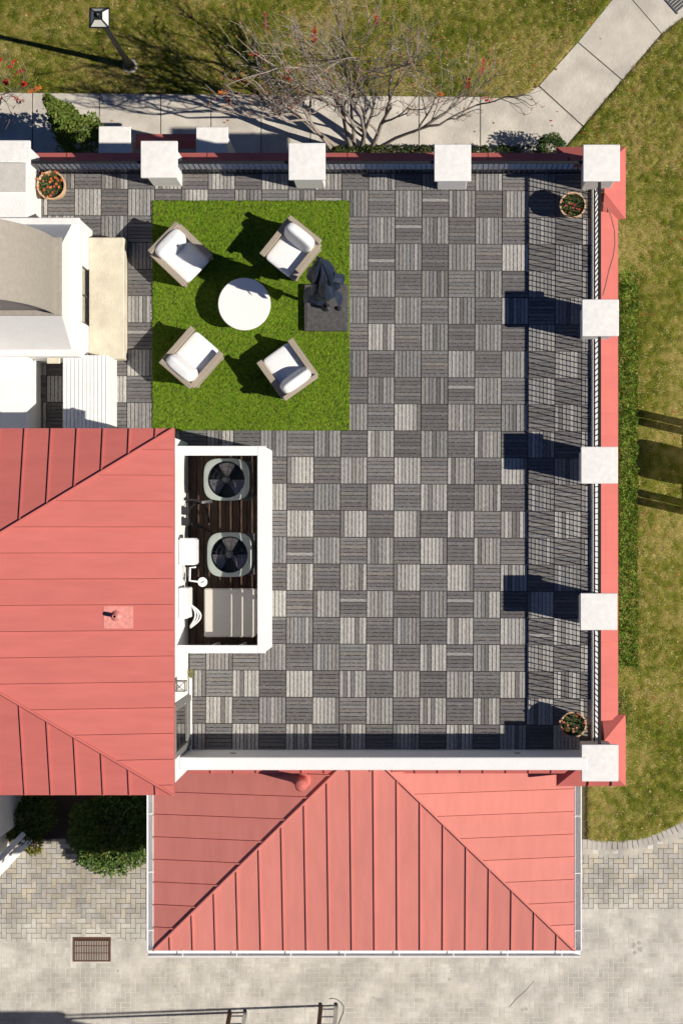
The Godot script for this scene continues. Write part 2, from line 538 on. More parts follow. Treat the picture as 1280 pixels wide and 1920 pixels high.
func driveway() -> void:
	var base := MB.new()
	base.prism(rect(-9.8, 5.9, 2.8, 12.6), flat(0.006), 0.006)
	for k in 18:                       # up to the curved edge of the lawn at the right
		var xa := 2.8 + k * 0.2
		base.prism(PackedVector2Array([Vector2(xa, curve_z(xa)), Vector2(xa + 0.2, curve_z(xa + 0.2)), Vector2(xa + 0.2, 12.6), Vector2(xa, 12.6)]), flat(0.006), 0.006)
	var drive := struct("driveway", base.mesh(), mats.sand)
	# dark open joints where the sand has washed out
	var dj := MB.new()
	dj.prism(gpoly([[-60, 1560], [300, 1560], [300, 1755], [-60, 1762]]), flat(0.010), 0.003)
	dj.prism(gpoly([[1060, 1590], [1400, 1590], [1400, 1700], [1060, 1694]]), flat(0.010), 0.003)
	part("open_joint_bed", dj.mesh(), mats.stone_joint, drive)
	var ds := MB.new()
	ds.prism(gpoly([[-60, 1764], [1400, 1764], [1400, 2160], [-60, 2160]]), flat(0.0245), 0.003)
	ds.prism(gpoly([[1060, 1703], [1400, 1703], [1400, 1763], [1060, 1763]]), flat(0.0245), 0.003)
	for k in 15:                       # sand packed in behind the curved border
		var xa := 2.8 + k * 0.2
		ds.prism(PackedVector2Array([Vector2(xa, curve_z(xa) + 0.17), Vector2(xa + 0.2, curve_z(xa + 0.2) + 0.17), Vector2(xa + 0.2, curve_z(xa + 0.2) + 0.32), Vector2(xa, curve_z(xa) + 0.32)]), flat(0.0225), 0.003)
	part("joint_sand", ds.mesh(), mats.sand, drive)
	var u := 0.0999
	var clear := []
	var rest := []
	for j in range(58, 126):
		for i in range(-98, 64):
			var d := posmod(i - j, 4)
			if d != 0 and d != 3:
				continue
			var wx := 2 if d == 0 else 1
			var wz := 1 if d == 0 else 2
			var x := (i + wx * 0.5) * u
			var z := (j + wz * 0.5) * u
			if not on_drive(x, z):
				continue
			var px := x * 93.2 + 795.0
			var py := z * 93.2 + 995.0
			if px > 295 and px < 1075 and py < 1760:
				continue
			if px > 132 and px < 213 and py > 1752 and py < 1807:
				continue
			if px < -30 or px > 1310 or py > 1960:
				continue
			if px < 283 and py < 1752:
				clear.append([x, z, d])
			else:
				rest.append([x, z, d, px > 1075 and py < 1702])
	# three hundred single pavers where the joints stand open, the others as one mass
	var meshes := []
	for k in 20:
		var m := MB.new()
		m.col = paver_tone(0.0 if k % 5 < 3 else 0.25, 1.0)
		m.box(Vector3.ZERO, Vector3(u * 2 - 0.007, 0.03, u - 0.007), 0.004)
		meshes.append(m.mesh())
	var n := 0
	var mass := MB.new()
	for p in clear:
		if n < 250:
			var o := part("paver", meshes[rng.randi() % 20], mats.paver, drive)
			o.position = Vector3(p[0], 0.012 + rng.randf_range(-0.0015, 0.0015), p[1])
			o.rotation = Vector3(rng.randf_range(-0.008, 0.008), (PI / 2 if p[2] == 3 else 0.0) + rng.randf_range(-0.012, 0.012), rng.randf_range(-0.008, 0.008))
			n += 1
		else:
			add_paver(mass, p[0], p[1], p[2], u, clampf((p[1] * 93.2 + 995.0 - 1690.0) / 70.0 + rng.randf_range(-0.3, 0.3), 0.0, 0.9))
	for p in rest:
		add_paver(mass, p[0], p[1], p[2], u, clampf(0.25 + rng.randf_range(-0.2, 0.3) + (p[1] * 93.2 + 995.0 - 1670.0) / 60.0, 0.15, 0.9) if p[3] else clampf(0.92 + rng.randf_range(-0.25, 0.1), 0.0, 1.0))
	var o2 := part("paver_field", mass.mesh(), mats.paver, drive)
	o2.set_meta("kind", "stuff")
	# soldier course along the curved lawn edge
	var bm := MB.new()
	bm.col = Color(0.44, 0.41, 0.37)
	bm.box(Vector3.ZERO, Vector3(0.094, 0.034, 0.196), 0.004)
	var bmesh := bm.mesh()
	var x := 2.82
	while x < 5.6:
		var z0 := curve_z(x)
		var sl := (curve_z(x + 0.05) - curve_z(x - 0.05)) / 0.1
		var ang := -atan(sl)
		var o := part("border_paver", bmesh, mats.paver, drive)
		o.position = Vector3(x, 0.014, z0) + Vector3(sin(ang), 0, cos(ang)) * 0.1
		o.rotation.y = ang + rng.randf_range(-0.02, 0.02)
		x += 0.1 * cos(ang)
	# small oil spots and a scrape on the pale paving
	var oil := mat("oil", lin(0.36, 0.335, 0.30), 0.8)
	for q in [[1188, 1772, 5], [1197, 1768, 4], [1199, 1779, 6], [1190, 1786, 4], [979, 1893, 3], [986, 1891, 3.5], [842, 1836, 2.5], [846, 1820, 2], [1262, 1830, 2.5], [222, 1820, 2.5], [330, 1850, 2], [1100, 1781, 1.6], [700, 1870, 2.2]]:
		var sp := MB.new()
		var poly := PackedVector2Array()
		var cc := gp(q[0], q[1])
		for i in 10:
			poly.append(cc + Vector2.from_angle(TAU * i / 10) * float(q[2]) / 93.2 * rng.randf_range(0.55, 1.1))
		sp.prism(Geometry2D.convex_hull(poly), flat(0.031), 0.003)
		part("oil_spot", sp.mesh(), oil, drive)
	var scr := MB.new()
	scr.tube([at(955, 1888, 0.03), at(968, 1873, 0.03), at(985, 1858, 0.03), at(1001, 1839, 0.03)], [0.006, 0.009, 0.007, 0.004], 5)
	part("scrape", scr.mesh(), oil, drive)
	# grate
	var t := thing("drain_grate", "rusty brown rectangular drain grate set in the paving", "grate", at(173, 1779.5, 0.0))
	var f := MB.new()
	for s in [-1.0, 1.0]:
		f.box(Vector3(0, 0.018, s * 0.232), Vector3(0.76, 0.036, 0.028), 0.004)
		f.box(Vector3(s * 0.366, 0.018, 0), Vector3(0.028, 0.036, 0.436), 0.004)
	for s in [-1.0, 1.0]:
		f.box(Vector3(0, 0.02, s * 0.073), Vector3(0.70, 0.024, 0.016))
	part("frame", f.mesh(), mats.rust, t)
	var bar := MB.new()
	bar.box(Vector3.ZERO, Vector3(0.016, 0.024, 0.436), 0.002)
	var bme := bar.mesh()
	for k in 21:
		var o := part("bar", bme, mats.rust, t)
		o.position = Vector3(-0.335 + k * 0.0335, 0.021, 0)
	var pit_shade := MB.new()
	pit_shade.box(Vector3(0, 0.0095, 0), Vector3(0.72, 0.004, 0.45))
	part("pit_shade", pit_shade.mesh(), mats.soil, t)  # flat dark sheet; its brown stands in for the shade of a deep drain
	var cl := MB.new()
	for s in [-1.0, 1.0]:
		cl.box(Vector3(0, 0.0125, s * 0.28), Vector3(0.96, 0.025, 0.067), 0.003)
		cl.box(Vector3(s * 0.43, 0.0125, 0), Vector3(0.099, 0.025, 0.492), 0.003)
	part("collar", cl.mesh(), mats.sand, t)

func paver_tone(dust: float, var_: float) -> Color:
	var base: Array = [Color(0.47, 0.425, 0.345), Color(0.445, 0.41, 0.35), Color(0.43, 0.40, 0.36), Color(0.49, 0.43, 0.34), Color(0.41, 0.39, 0.36)]
	var c: Color = base[rng.randi() % 5]
	c = c.lerp(Color(0.59, 0.56, 0.505), dust)
	var k := 1.0 + rng.randf_range(-0.09, 0.09) * var_ * (1.0 - dust * 0.5)
	return Color(c.r * k, c.g * k, c.b * k)

func add_paver(m: MB, x: float, z: float, d: int, u: float, dust: float) -> void:
	m.col = paver_tone(dust, 1.0)
	m.xf = Transform3D(Basis(Vector3.UP, PI / 2 if d == 3 else 0.0), Vector3(x, 0.012 + rng.randf_range(-0.001, 0.001), z))
	m.box(Vector3.ZERO, Vector3(u * 2 - 0.007, 0.03, u - 0.007), 0.003)

# ---------------------------------------------------------------- terrace floor of wood tiles
const TILE := 0.456
func deck_tile(along_z: bool, tone: int, r: Array, pale_amount := 1.0) -> ArrayMesh:      # r: clip rectangle in the tile's own axes
	var b := MB.new()
	var n := 7
	var pitch := (TILE - 0.006) / n
	var lo := -TILE * 0.5 + 0.003
	var light := 0.0
	if along_z:
		light = [0.0, 0.35, 0.7, 0.2, 0.55, 1.0, 0.1, 0.45, 0.3, 0.8, 0.15, 0.6, 0.25, 0.5][tone]
	else:
		light = [0.0, 0.15, 0.3, 0.05, 0.5, 0.1, 0.2, 0.35, 0.0, 0.1, 0.4, 0.2, 0.05, 0.25][tone]
	var greys := [Color(0.315, 0.298, 0.292), Color(0.28, 0.275, 0.277), Color(0.34, 0.312, 0.283), Color(0.246, 0.242, 0.248), Color(0.315, 0.312, 0.312)]
	var pale := Color(0.70, 0.675, 0.63)
	var dark := Color(0.17, 0.157, 0.158)
	for k in n:
		var c: Color = greys[rng.randi() % 5]
		if along_z:
			c = c.lerp(pale, clampf((light * 0.85 + 0.18 + rng.randf_range(-0.35, 0.5)) * pale_amount, 0.0, 1.0))
			if rng.randf() < 0.12: c = c.lerp(Color(0.14, 0.125, 0.12), 0.7)
		else:
			c = c.lerp(dark, clampf(0.72 - light + rng.randf_range(-0.4, 0.35), 0.0, 1.0))  # cross slats darkened: sheen that varies with grain direction, put into the colour
		if rng.randf() < (0.05 if along_z else 0.012):
			c = c.lerp(pale, 0.5)
		b.col = c
		var a := lo + k * pitch + 0.0052
		var e := lo + (k + 1) * pitch - 0.0052
		var y1 := -0.001 + rng.randf_range(-0.0015, 0.0015)
		slat(b, along_z, lo + 0.002, a, -lo - 0.002, e, -0.018, y1, r)
	# the cross battens underneath show pale in the gaps
	b.col = Color(0.17, 0.15, 0.135)
	for q in [[-0.212, 0.05], [0.012, 0.035], [0.162, 0.05]]:
		slat(b, not along_z, lo + 0.004, q[0], -lo - 0.004, q[0] + q[1], -0.03, -0.0125, r)
	# grit and leaf bits lodged in the gaps
	for k in range(1, n):
		var spots := 2 if not along_z else 1
		for q in spots:
			if rng.randf() < 0.55:
				var p := rng.randf_range(-0.2, 0.2)
				var l := rng.randf_range(0.02, 0.075)
				b.col = Color(0.24, 0.215, 0.19) * rng.randf_range(0.7, 1.15)
				var m := lo + k * pitch
				slat(b, along_z, p - l * 0.5, m - 0.005, p + l * 0.5, m + 0.005, -0.02, -0.0045, r)
	b.col = Color(0.13, 0.12, 0.11)
	slat(b, true, -TILE * 0.5, -TILE * 0.5, TILE * 0.5, TILE * 0.5, -0.036, -0.031, r)
	return b.mesh()

func slat(b: MB, along_z: bool, l0: float, c0: float, l1: float, c1: float, y0: float, y1: float, r: Array) -> void:
	var x0 := c0 if along_z else l0
	var x1 := c1 if along_z else l1
	var z0 := l0 if along_z else c0
	var z1 := l1 if along_z else c1
	x0 = maxf(x0, r[0]); z0 = maxf(z0, r[1]); x1 = minf(x1, r[2]); z1 = minf(z1, r[3])
	if x1 - x0 < 0.003 or z1 - z0 < 0.003:
		return
	b.ua = Vector3(0, 0, 2.0) if along_z else Vector3(2.0, 0, 0)
	b.ub = Vector3(6.0, 6.0, 0) if along_z else Vector3(0, 6.0, 6.0)
	b.uo = Vector2(rng.randf(), rng.randf())
	b.box(Vector3((x0 + x1) / 2, (y0 + y1) / 2, (z0 + z1) / 2), Vector3(x1 - x0, y1 - y0, z1 - z0), 0.0018)

func terrace_floor() -> void:
	var base := MB.new()
	base.box(Vector3(-3.2, DECK - 0.10, -1.25), Vector3(12.1, 0.12, 10.1))
	var floor_ := struct("terrace_floor", base.mesh(), mats.under_deck)
	var full := [-TILE / 2, -TILE / 2, TILE / 2, TILE / 2]
	var sets := [[], [], []]        # long slats up and down: paler and less pale; slats across
	for k in 14:
		sets[0].append(deck_tile(true, k, full))
		sets[1].append(deck_tile(false, k, full))
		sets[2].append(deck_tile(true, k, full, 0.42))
	var turn := deg_to_rad(-0.28)
	# limits of the floor in plan: x from the west wall to the kerb, z from the north kerb to the south parapet
	for rr in range(-2, 21):
		for cc in range(-14, 9):
			var x := -0.979 + (cc + 0.5) * TILE
			var z := -5.355 + (rr + 0.5) * TILE
			var p := Vector3(x, 0, z).rotated(Vector3.UP, turn)
			var x1 := 2.85
			var x0 := -6.56
			var z0 := -6.17
			var z1 := 3.74
			if p.z > -1.48: x0 = -4.0
			if p.x + TILE / 2 < x0 + 0.02 or p.x - TILE / 2 > x1 - 0.01 or p.z + TILE / 2 < z0 + 0.02 or p.z - TILE / 2 > z1 - 0.01:
				continue
			# inside the equipment enclosure and under the rug's middle there are none
			if p.x < -2.85 and p.z > -1.1 and p.z < 1.75:
				continue
			if absf(p.x + 2.96) < 1.4 and absf(p.z + 3.68) < 1.7:
				continue
			if p.x < -5.6 and p.z > -4.9 and p.z < -3.2:
				continue
			var r := [maxf(-TILE / 2, x0 - p.x), maxf(-TILE / 2, z0 - p.z), minf(TILE / 2, x1 - p.x), minf(TILE / 2, z1 - p.z)]
			var along := posmod(rr + cc, 2) == 0
			var m: ArrayMesh
			if r[0] > -TILE / 2 + 0.001 or r[1] > -TILE / 2 + 0.001 or r[2] < TILE / 2 - 0.001 or r[3] < TILE / 2 - 0.001:
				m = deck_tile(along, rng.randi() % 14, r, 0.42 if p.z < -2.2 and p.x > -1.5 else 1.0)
			else:
				var less_pale := rng.randf() < clampf((-1.2 - p.z) / 1.6, 0.04, 0.85) if p.x > -1.2 else rng.randf() < 0.4  # on the east side, less pale tiles grow more common towards the north
				m = sets[(2 if less_pale else 0) if along else 1][rng.randi() % 14]
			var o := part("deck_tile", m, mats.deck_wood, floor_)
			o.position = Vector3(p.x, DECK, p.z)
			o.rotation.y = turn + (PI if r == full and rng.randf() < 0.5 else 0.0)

# ---------------------------------------------------------------- the building
func panels(parent: Node3D, poly: PackedVector2Array, plane: Callable, by_x: bool, start: float, pitch: float, seam := 0.026, material := "red") -> void:
	var lo := 1e9
	var hi := -1e9
	for p in poly:
		var q := p.x if by_x else p.y
		lo = minf(lo, q)
		hi = maxf(hi, q)
	var k0 := int(floor((lo - start) / pitch))
	var k1 := int(ceil((hi - start) / pitch))
	for k in range(k0, k1):
		var a := start + k * pitch
		var e := a + pitch
		var strip := rect(a + 0.001, -50, e - 0.001, 50) if by_x else rect(-50, a + 0.001, 50, e - 0.001)
		var b := MB.new()
		for piece in Geometry2D.intersect_polygons(poly, strip):
			b.prism(piece, plane, 0.03)
		var rib := rect(a - 0.004, -50, a + 0.018, 50) if by_x else rect(-50, a - 0.004, 50, a + 0.018)
		if k > k0:
			for piece in Geometry2D.intersect_polygons(poly, rib):
				b.prism(piece, func(x, z): return plane.call(x, z) + seam, seam + 0.01)
		if b.v.size() > 0:
			part("panel", b.mesh(), mats["%s_%d" % [material, rng.randi() % 4]], parent)

func hip_cap(parent: Node3D, a: Vector3, b: Vector3, material := "red") -> void:
	var m := MB.new()
	m.bar(a + Vector3(0, 0.018, 0), b + Vector3(0, 0.018, 0), 0.04, 0.045, 0.008)
	part("hip_cap", m.mesh(), mats[material], parent)

func gutter(parent: Node3D, a: Vector3, b: Vector3, out: Vector3) -> void:
	var m := MB.new()
	m.bar(a + out * 0.105, b + out * 0.105, 0.022, 0.11, 0.004)
	m.bar(a + out * 0.055 - Vector3(0, 0.06, 0), b + out * 0.055 - Vector3(0, 0.06, 0), 0.11, 0.008)
	m.bar(a + out * 0.004 - Vector3(0, 0.01, 0), b + out * 0.004 - Vector3(0, 0.01, 0), 0.01, 0.1)
	var g := part("gutter", m.mesh(), mats.white_paint, parent)
	var l := (b - a).length()
	var n := int(l / 0.86)
	for k in range(1, n + 1):
		var q := a.lerp(b, (k - 0.35) / n)
		var s := MB.new()
		s.bar(q + Vector3(0, 0.045, 0) - out * 0.01, q + out * 0.115 + Vector3(0, 0.05, 0), 0.016, 0.008)
		part("strap", s.mesh(), mats.white_paint, g)

func building() -> void:
	var t := thing("building", "white stucco building with coral red metal hip roofs around the terrace", "building")
	var w := MB.new()
	w.box(Vector3(-3.015, 2.92, -1.175), Vector3(11.97, 5.84, 10.21))          # under the terrace
	w.box(Vector3(-8.015, 4.25, 1.29), Vector3(7.97, 8.5, 5.58))               # the upper block at the left
	w.box(Vector3(-0.95, 2.4, 5.05), Vector3(6.7, 4.8, 2.2))                   # the lower wing
	part("wall", w.mesh(), mats.white, t)
	# white kerb that edges the terrace
	var k := MB.new()
	k.box(Vector3(2.915, 5.935, -1.175), Vector3(0.13, 0.19, 10.24), 0.008)
	k.box(Vector3(-3.05, 5.935, -6.235), Vector3(11.79, 0.19, 0.13), 0.008)
	part("kerb", k.mesh(), mats.white, t)
	# south parapet
	var sp := MB.new()
	sp.box(Vector3(-0.67, 6.54, 3.845), Vector3(6.71, 1.22, 0.21), 0.012)
	var par := part("south_parapet", sp.mesh(), mats.white, t)
	for px in [437.0, 969.0]:
		var s := MB.new()
		var q := at(px, 1413, 6.55)
		s.lathe(Vector3.ZERO, [[0.055, 0.0], [0.055, 0.012], [0.035, 0.014], [0.0, 0.006]], 16)
		var o := part("scupper", s.mesh(), mats.taupe_dark, par)
		o.position = Vector3(q.x, 6.55, 3.745)
		o.rotation.x = -PI / 2
	# ---- main hip roof
	var ye := 8.6
	var x0 := -3.942
	var zn := -1.614
	var zs := 4.168
	var zm := (zn + zs) / 2
	var pn := 0.30
	var rise := (zm - zn) * pn
	var pe := rise / 4.6
	var xa := x0 - 4.6
	var f_e := func(x, _z): return ye + (x0 - x) * pe
	var f_n := func(_x, z): return ye + (z - zn) * pn
	var f_s := func(_x, z): return ye + (zs - z) * pn
	var east := PackedVector2Array([Vector2(x0, zn), Vector2(x0, zs), Vector2(xa, zm)])
	var north := PackedVector2Array([Vector2(x0, zn), Vector2(xa, zm), Vector2(-12, zm), Vector2(-12, zn)])
	var south := PackedVector2Array([Vector2(x0, zs), Vector2(-12, zs), Vector2(-12, zm), Vector2(xa, zm)])
	var u := MB.new()
	for pr in [[east, f_e], [north, f_n], [south, f_s]]:
		var f: Callable = pr[1]
		u.prism(pr[0], func(x, z): return f.call(x, z) - 0.035, 0.12)
	var mr := part("main_roof", u.mesh(), mats.red_dark, t)
	panels(mr, east, f_e, false, at(0, 843.6, ye).z, 0.4065)
	panels(mr, north, f_n, true, at(47.4, 0, ye).x, 0.4115)
	panels(mr, south, f_s, true, at(47.4, 0, ye).x, 0.4115)
	var apex := Vector3(xa, ye + rise, zm)
	hip_cap(mr, Vector3(x0, ye, zn), apex)
	hip_cap(mr, Vector3(x0, ye, zs), apex)
	hip_cap(mr, apex, Vector3(-12, ye + rise, zm))
	var fa := MB.new()
	fa.box(Vector3(x0 - 0.03, ye - 0.075, zm), Vector3(0.03, 0.12, zs - zn - 0.02))
	fa.box(Vector3(-8.0, ye - 0.075, zs - 0.03), Vector3(8.0, 0.12, 0.03))
	part("fascia", fa.mesh(), mats.white_paint, mr)
	# pipe vent with its pale repair patch
	var vp := at(205, 1158, 9.35)
	vp.y = f_e.call(vp.x, vp.z)
	var tilt := Basis(Vector3(0, 0, 1), -atan(pe))
	var pm := MB.new()
	pm.xf = Transform3D(tilt, vp)
	pm.box(Vector3(0.05, 0.004, 0.01), Vector3(0.46, 0.006, 0.375), 0.002)
	part("patch", pm.mesh(), mats.red_patch, mr)
	var vm := MB.new()
	vm.lathe(vp + Vector3(0.02, 0, 0), [[0.085, -0.03], [0.085, 0.02], [0.05, 0.05], [0.034, 0.06], [0.034, 0.20], [0.022, 0.20], [0.022, 0.06]], 20)
	part("vent_pipe", vm.mesh(), mats.red_patch, mr)
	# ---- lower wing roof
	var yw := 5.1
	var xw := -4.743
	var xe := 2.638
	var zw := 7.362
	var zt := 3.96
	var pw := 0.26
	var run := zw - zt
	var g_w := func(x, _z): return yw + (x - xw) * pw
	var g_s := func(_x, z): return yw + (zw - z) * pw
	var g_e := func(x, _z): return yw + (xe - x) * pw
	var west := PackedVector2Array([Vector2(xw, zw), Vector2(xw, zt), Vector2(xw + run, zt)])
	var sou := PackedVector2Array([Vector2(xw, zw), Vector2(xe, zw), Vector2(xe - run, zt), Vector2(xw + run, zt)])
	var eas := PackedVector2Array([Vector2(xe, zw), Vector2(xe, zt), Vector2(xe - run, zt)])
	var u2 := MB.new()
	for pr in [[west, g_w], [sou, g_s], [eas, g_e]]:
		var f: Callable = pr[1]
		u2.prism(pr[0], func(x, z): return f.call(x, z) - 0.035, 0.1)
	var wr := part("wing_roof", u2.mesh(), mats.red_dark, t)
	panels(wr, west, g_w, false, at(0, 1484.6, yw).z, 0.3955, 0.027, "red_wing")
	panels(wr, sou, g_s, true, at(404.7, 0, yw).x, 0.3975, 0.027, "red_wing")
	panels(wr, eas, g_e, false, at(0, 1484.6, yw).z - 0.05, 0.3965, 0.027, "red_wing")
	hip_cap(wr, Vector3(xw, yw, zw), Vector3(xw + run, yw + run * pw, zt), "red_wing")
	hip_cap(wr, Vector3(xe, yw, zw), Vector3(xe - run, yw + run * pw, zt), "red_wing")
	# round vent on the west slope
	var rv := at(569, 1463, 5.8)
	rv.y = g_w.call(rv.x, rv.z)
	var rm := MB.new()
	rm.lathe(rv, [[0.13, -0.06], [0.13, 0.03], [0.085, 0.06], [0.08, 0.62], [0.105, 0.63], [0.105, 0.70], [0.08, 0.74], [0.03, 0.76], [0.0, 0.765]], 24)
	part("roof_vent", rm.mesh(), mats.red, wr)
	gutter(wr, Vector3(xw, yw - 0.03, 4.3), Vector3(xw, yw - 0.03, zw), Vector3(-1, 0, 0))
	gutter(wr, Vector3(xw - 0.1, yw - 0.03, zw), Vector3(xe + 0.1, yw - 0.03, zw), Vector3(0, 0, 1))
	gutter(wr, Vector3(xe, yw - 0.03, 4.35), Vector3(xe, yw - 0.03, zw), Vector3(1, 0, 0))
	# ---- red skirt roof round the terrace
	var sk := MB.new()
	sk.box(Vector3(3.0, 5.78, -1.1), Vector3(0.2, 0.1, 9.4))
	sk.box(Vector3(-2.9, 5.78, -6.3), Vector3(11.4, 0.1, 0.2))
	var skirt := part("skirt_roof", sk.mesh(), mats.red_dark, t)
	panels(skirt, rect(2.983, -5.45, 3.33, 3.25), func(x, _z): return 6.02 - (x - 2.983) * 0.8, false, at(0, 1205, 5.95).z, 0.394, 0.006)
	panels(skirt, rect(-8.5, -6.475, 2.45, -6.303), func(_x, z): return 6.02 + (z + 6.303) * 0.8, true, -8.5, 0.80, 0.012)
	panels(skirt, rect(-4.02, 3.953, 2.45, 4.16), func(_x, z): return 6.09 - (z - 3.953), true, at(352, 0, 6.0).x, 0.388, 0.03)
	for sgn in [-1.0, 1.0]:
		var zo := -6.6 if sgn < 0 else 4.395
		var ze := -5.36 if sgn < 0 else 3.166
		var zi: float = zo - sgn * 0.4
		var b := MB.new()
		b.prism(PackedVector2Array([Vector2(2.27, zo), Vector2(3.46, zo), Vector2(3.06, zi), Vector2(2.67, zi)]), func(_x, z): return 5.75 + absf(z - zo), 0.04)
		b.prism(PackedVector2Array([Vector2(3.46, zo), Vector2(3.46, ze), Vector2(3.06, ze + sgn * 0.4), Vector2(3.06, zi)]), func(x, _z): return 5.75 + (3.46 - x), 0.04)
		part("corner_skirt", b.mesh(), mats.red, skirt)
		var b2 := MB.new()
		b2.prism(PackedVector2Array([Vector2(2.27, zo), Vector2(2.67, zi), Vector2(2.27, zi)]), func(x, _z): return 5.75 + (x - 2.27), 0.04)
		b2.prism(PackedVector2Array([Vector2(3.46, ze), Vector2(3.06, ze), Vector2(3.06, ze + sgn * 0.4)]), func(_x, z): return 5.75 + absf(z - ze), 0.04)
		part("corner_return", b2.mesh(), mats.red, skirt)
		for q in [0.4, 0.8]:
			var sm := MB.new()
			sm.bar(Vector3(2.27 + q + 0.15, 5.78, zo), Vector3(2.27 + q + 0.15, 6.15, zi), 0.014, 0.03)
			part("seam", sm.mesh(), mats.red, skirt)
	# thin dark cable lying on the east skirt
	var cb := MB.new()
	var path := []
	for p in [[1128, 381], [1138, 388], [1146, 404], [1153, 430], [1154, 455], [1150, 480], [1143, 502], [1140, 512], [1135, 535], [1129, 554]]:
		var q := at(p[0], p[1], 5.95)
		q.y = 6.02 - (q.x - 2.983) * 0.8 + 0.012
		path.append(q)
	cb.tube(path, [0.006], 6)
	var cable := part("cable", cb.mesh(), mats.taupe_dark, self)
	tag(cable, "thin dark cable curling over the red skirt roof by the corner pot", "cable")
	# ---- terrace door in the east wall of the upper block
	var z0 := 2.80
	var z1 := 3.66
	var fr := MB.new()
	for z in [z0 + 0.05, z1 - 0.05]:
		fr.box(Vector3(-4.005, 7.06, z), Vector3(0.07, 2.1, 0.1), 0.006)
	fr.box(Vector3(-4.005, 8.06, (z0 + z1) / 2), Vector3(0.07, 0.1, z1 - z0 - 0.2), 0.006)
	fr.box(Vector3(-4.01, 6.2, (z0 + z1) / 2), Vector3(0.055, 0.36, z1 - z0 - 0.2), 0.006)
	var door := part("door", fr.mesh(), mats.door_grey, t)
	var gl := MB.new()
	gl.box(Vector3(-4.012, 7.195, (z0 + z1) / 2), Vector3(0.016, 1.62, z1 - z0 - 0.21))
	part("pane", gl.mesh(), mats.mirror_glass, door)
	var hd := MB.new()
	hd.bar(Vector3(-3.955, 6.95, z0 + 0.06), Vector3(-3.955, 7.12, z0 + 0.06), 0.02, 0.02, 0.004)
	part("handle", hd.mesh(), mats.aluminium, door)
	var th := MB.new()
	th.box(Vector3(-3.985, 6.012, (z0 + z1) / 2 - 0.1), Vector3(0.05, 0.03, 1.25), 0.004)
	part("threshold", th.mesh(), mats.white_paint, door)
	# lantern on that wall
	var ln := thing("wall_lantern", "black framed square glass lantern on the white wall beside the door", "lantern", Vector3(-3.93, 7.7, at(0, 1287, 7.9).z))
	var lf := MB.new()
	for sx in [-1.0, 1.0]:
		for sz in [-1.0, 1.0]:
			lf.box(Vector3(sx * 0.078, 0.1, sz * 0.078), Vector3(0.014, 0.28, 0.014))
			lf.bar(Vector3(sx * 0.078, 0.235, sz * 0.078), Vector3(0, 0.31, 0), 0.012, 0.012)
	for s in [-1.0, 1.0]:
		for y in [-0.035, 0.235]:
			lf.box(Vector3(s * 0.078, y, 0), Vector3(0.016, 0.016, 0.17))
			lf.box(Vector3(0, y, s * 0.078), Vector3(0.17, 0.0155, 0.0155))
	lf.box(Vector3(-0.088, 0.1, 0), Vector3(0.02, 0.2, 0.09))
	lf.lathe(Vector3.ZERO, [[0.02, 0.3], [0.02, 0.33], [0.0, 0.335]], 12)
	part("frame", lf.mesh(), mats.taupe_dark, ln)
	var lp := MB.new()
	for s in [-1.0, 1.0]:
		lp.box(Vector3(s * 0.074, 0.1, 0), Vector3(0.004, 0.25, 0.14))
		lp.box(Vector3(0, 0.1, s * 0.074), Vector3(0.14, 0.25, 0.004))
	part("pane", lp.mesh(), mats.lamp_glass, ln)

# ---------------------------------------------------------------- pillars and railings
func pillar(px: float, py: float, label: String, vent := false) -> Vector3:
	var p := at(px, py, DECK + 1.157)
	var t := thing("terrace_pillar", label, "pillar", Vector3(p.x, DECK, p.z), 0, "white square pillars round the terrace")
	var s := MB.new()
	s.box(Vector3(0, 0.40, 0), Vector3(0.49, 1.34, 0.49), 0.01)
	part("shaft", s.mesh(), mats.white, t)
	var c := MB.new()
	var h := 0.3035
	c.box(Vector3(0, 1.10, 0), Vector3(h * 2, 0.075, h * 2), 0.008)
	var top := Vector3(0, 1.1455, 0)
	var y := 1.1376
	var g := h - 0.008
	var q := [Vector3(-g, y, g), Vector3(g, y, g), Vector3(g, y, -g), Vector3(-g, y, -g)]
	for k in 4:
		c.tri(q[k], q[(k + 1) % 4], top)
	part("cap", c.mesh(), mats.cap, t)
	if vent:
		var v := MB.new()
		v.box(Vector3(0.0, 0.93, 0.2465), Vector3(0.13, 0.055, 0.008), 0.003)
		part("vent", v.mesh(), mats.taupe_dark, t)
	return Vector3(p.x, DECK, p.z)

func railing(a: Vector3, b: Vector3, label: String) -> void:     # a and b: ends of the clear span, at floor level
	var mid := (a + b) / 2
	var d := b - a
	var t := thing("railing", label, "railing", mid, atan2(-d.z, d.x), "dark metal railings between the terrace pillars")
	var l := d.length()
	var r := MB.new()
	r.box(Vector3(0, 1.055, 0), Vector3(l, 0.03, 0.052), 0.006)
	part("top_rail", r.mesh(), mats.black_metal, t)
	var r2 := MB.new()
	r2.box(Vector3(0, 0.075, 0), Vector3(l, 0.03, 0.03), 0.004)
	part("bottom_rail", r2.mesh(), mats.black_metal, t)
	var bm := MB.new()
	bm.box(Vector3(0, 0.565, 0), Vector3(0.015, 0.95, 0.015))
	var m := bm.mesh()
	var n := int(round(l / 0.0905))
	for k in range(1, n):
		var o := part("baluster", m, mats.black_metal, t)
		o.position.x = -l / 2 + l * k / n

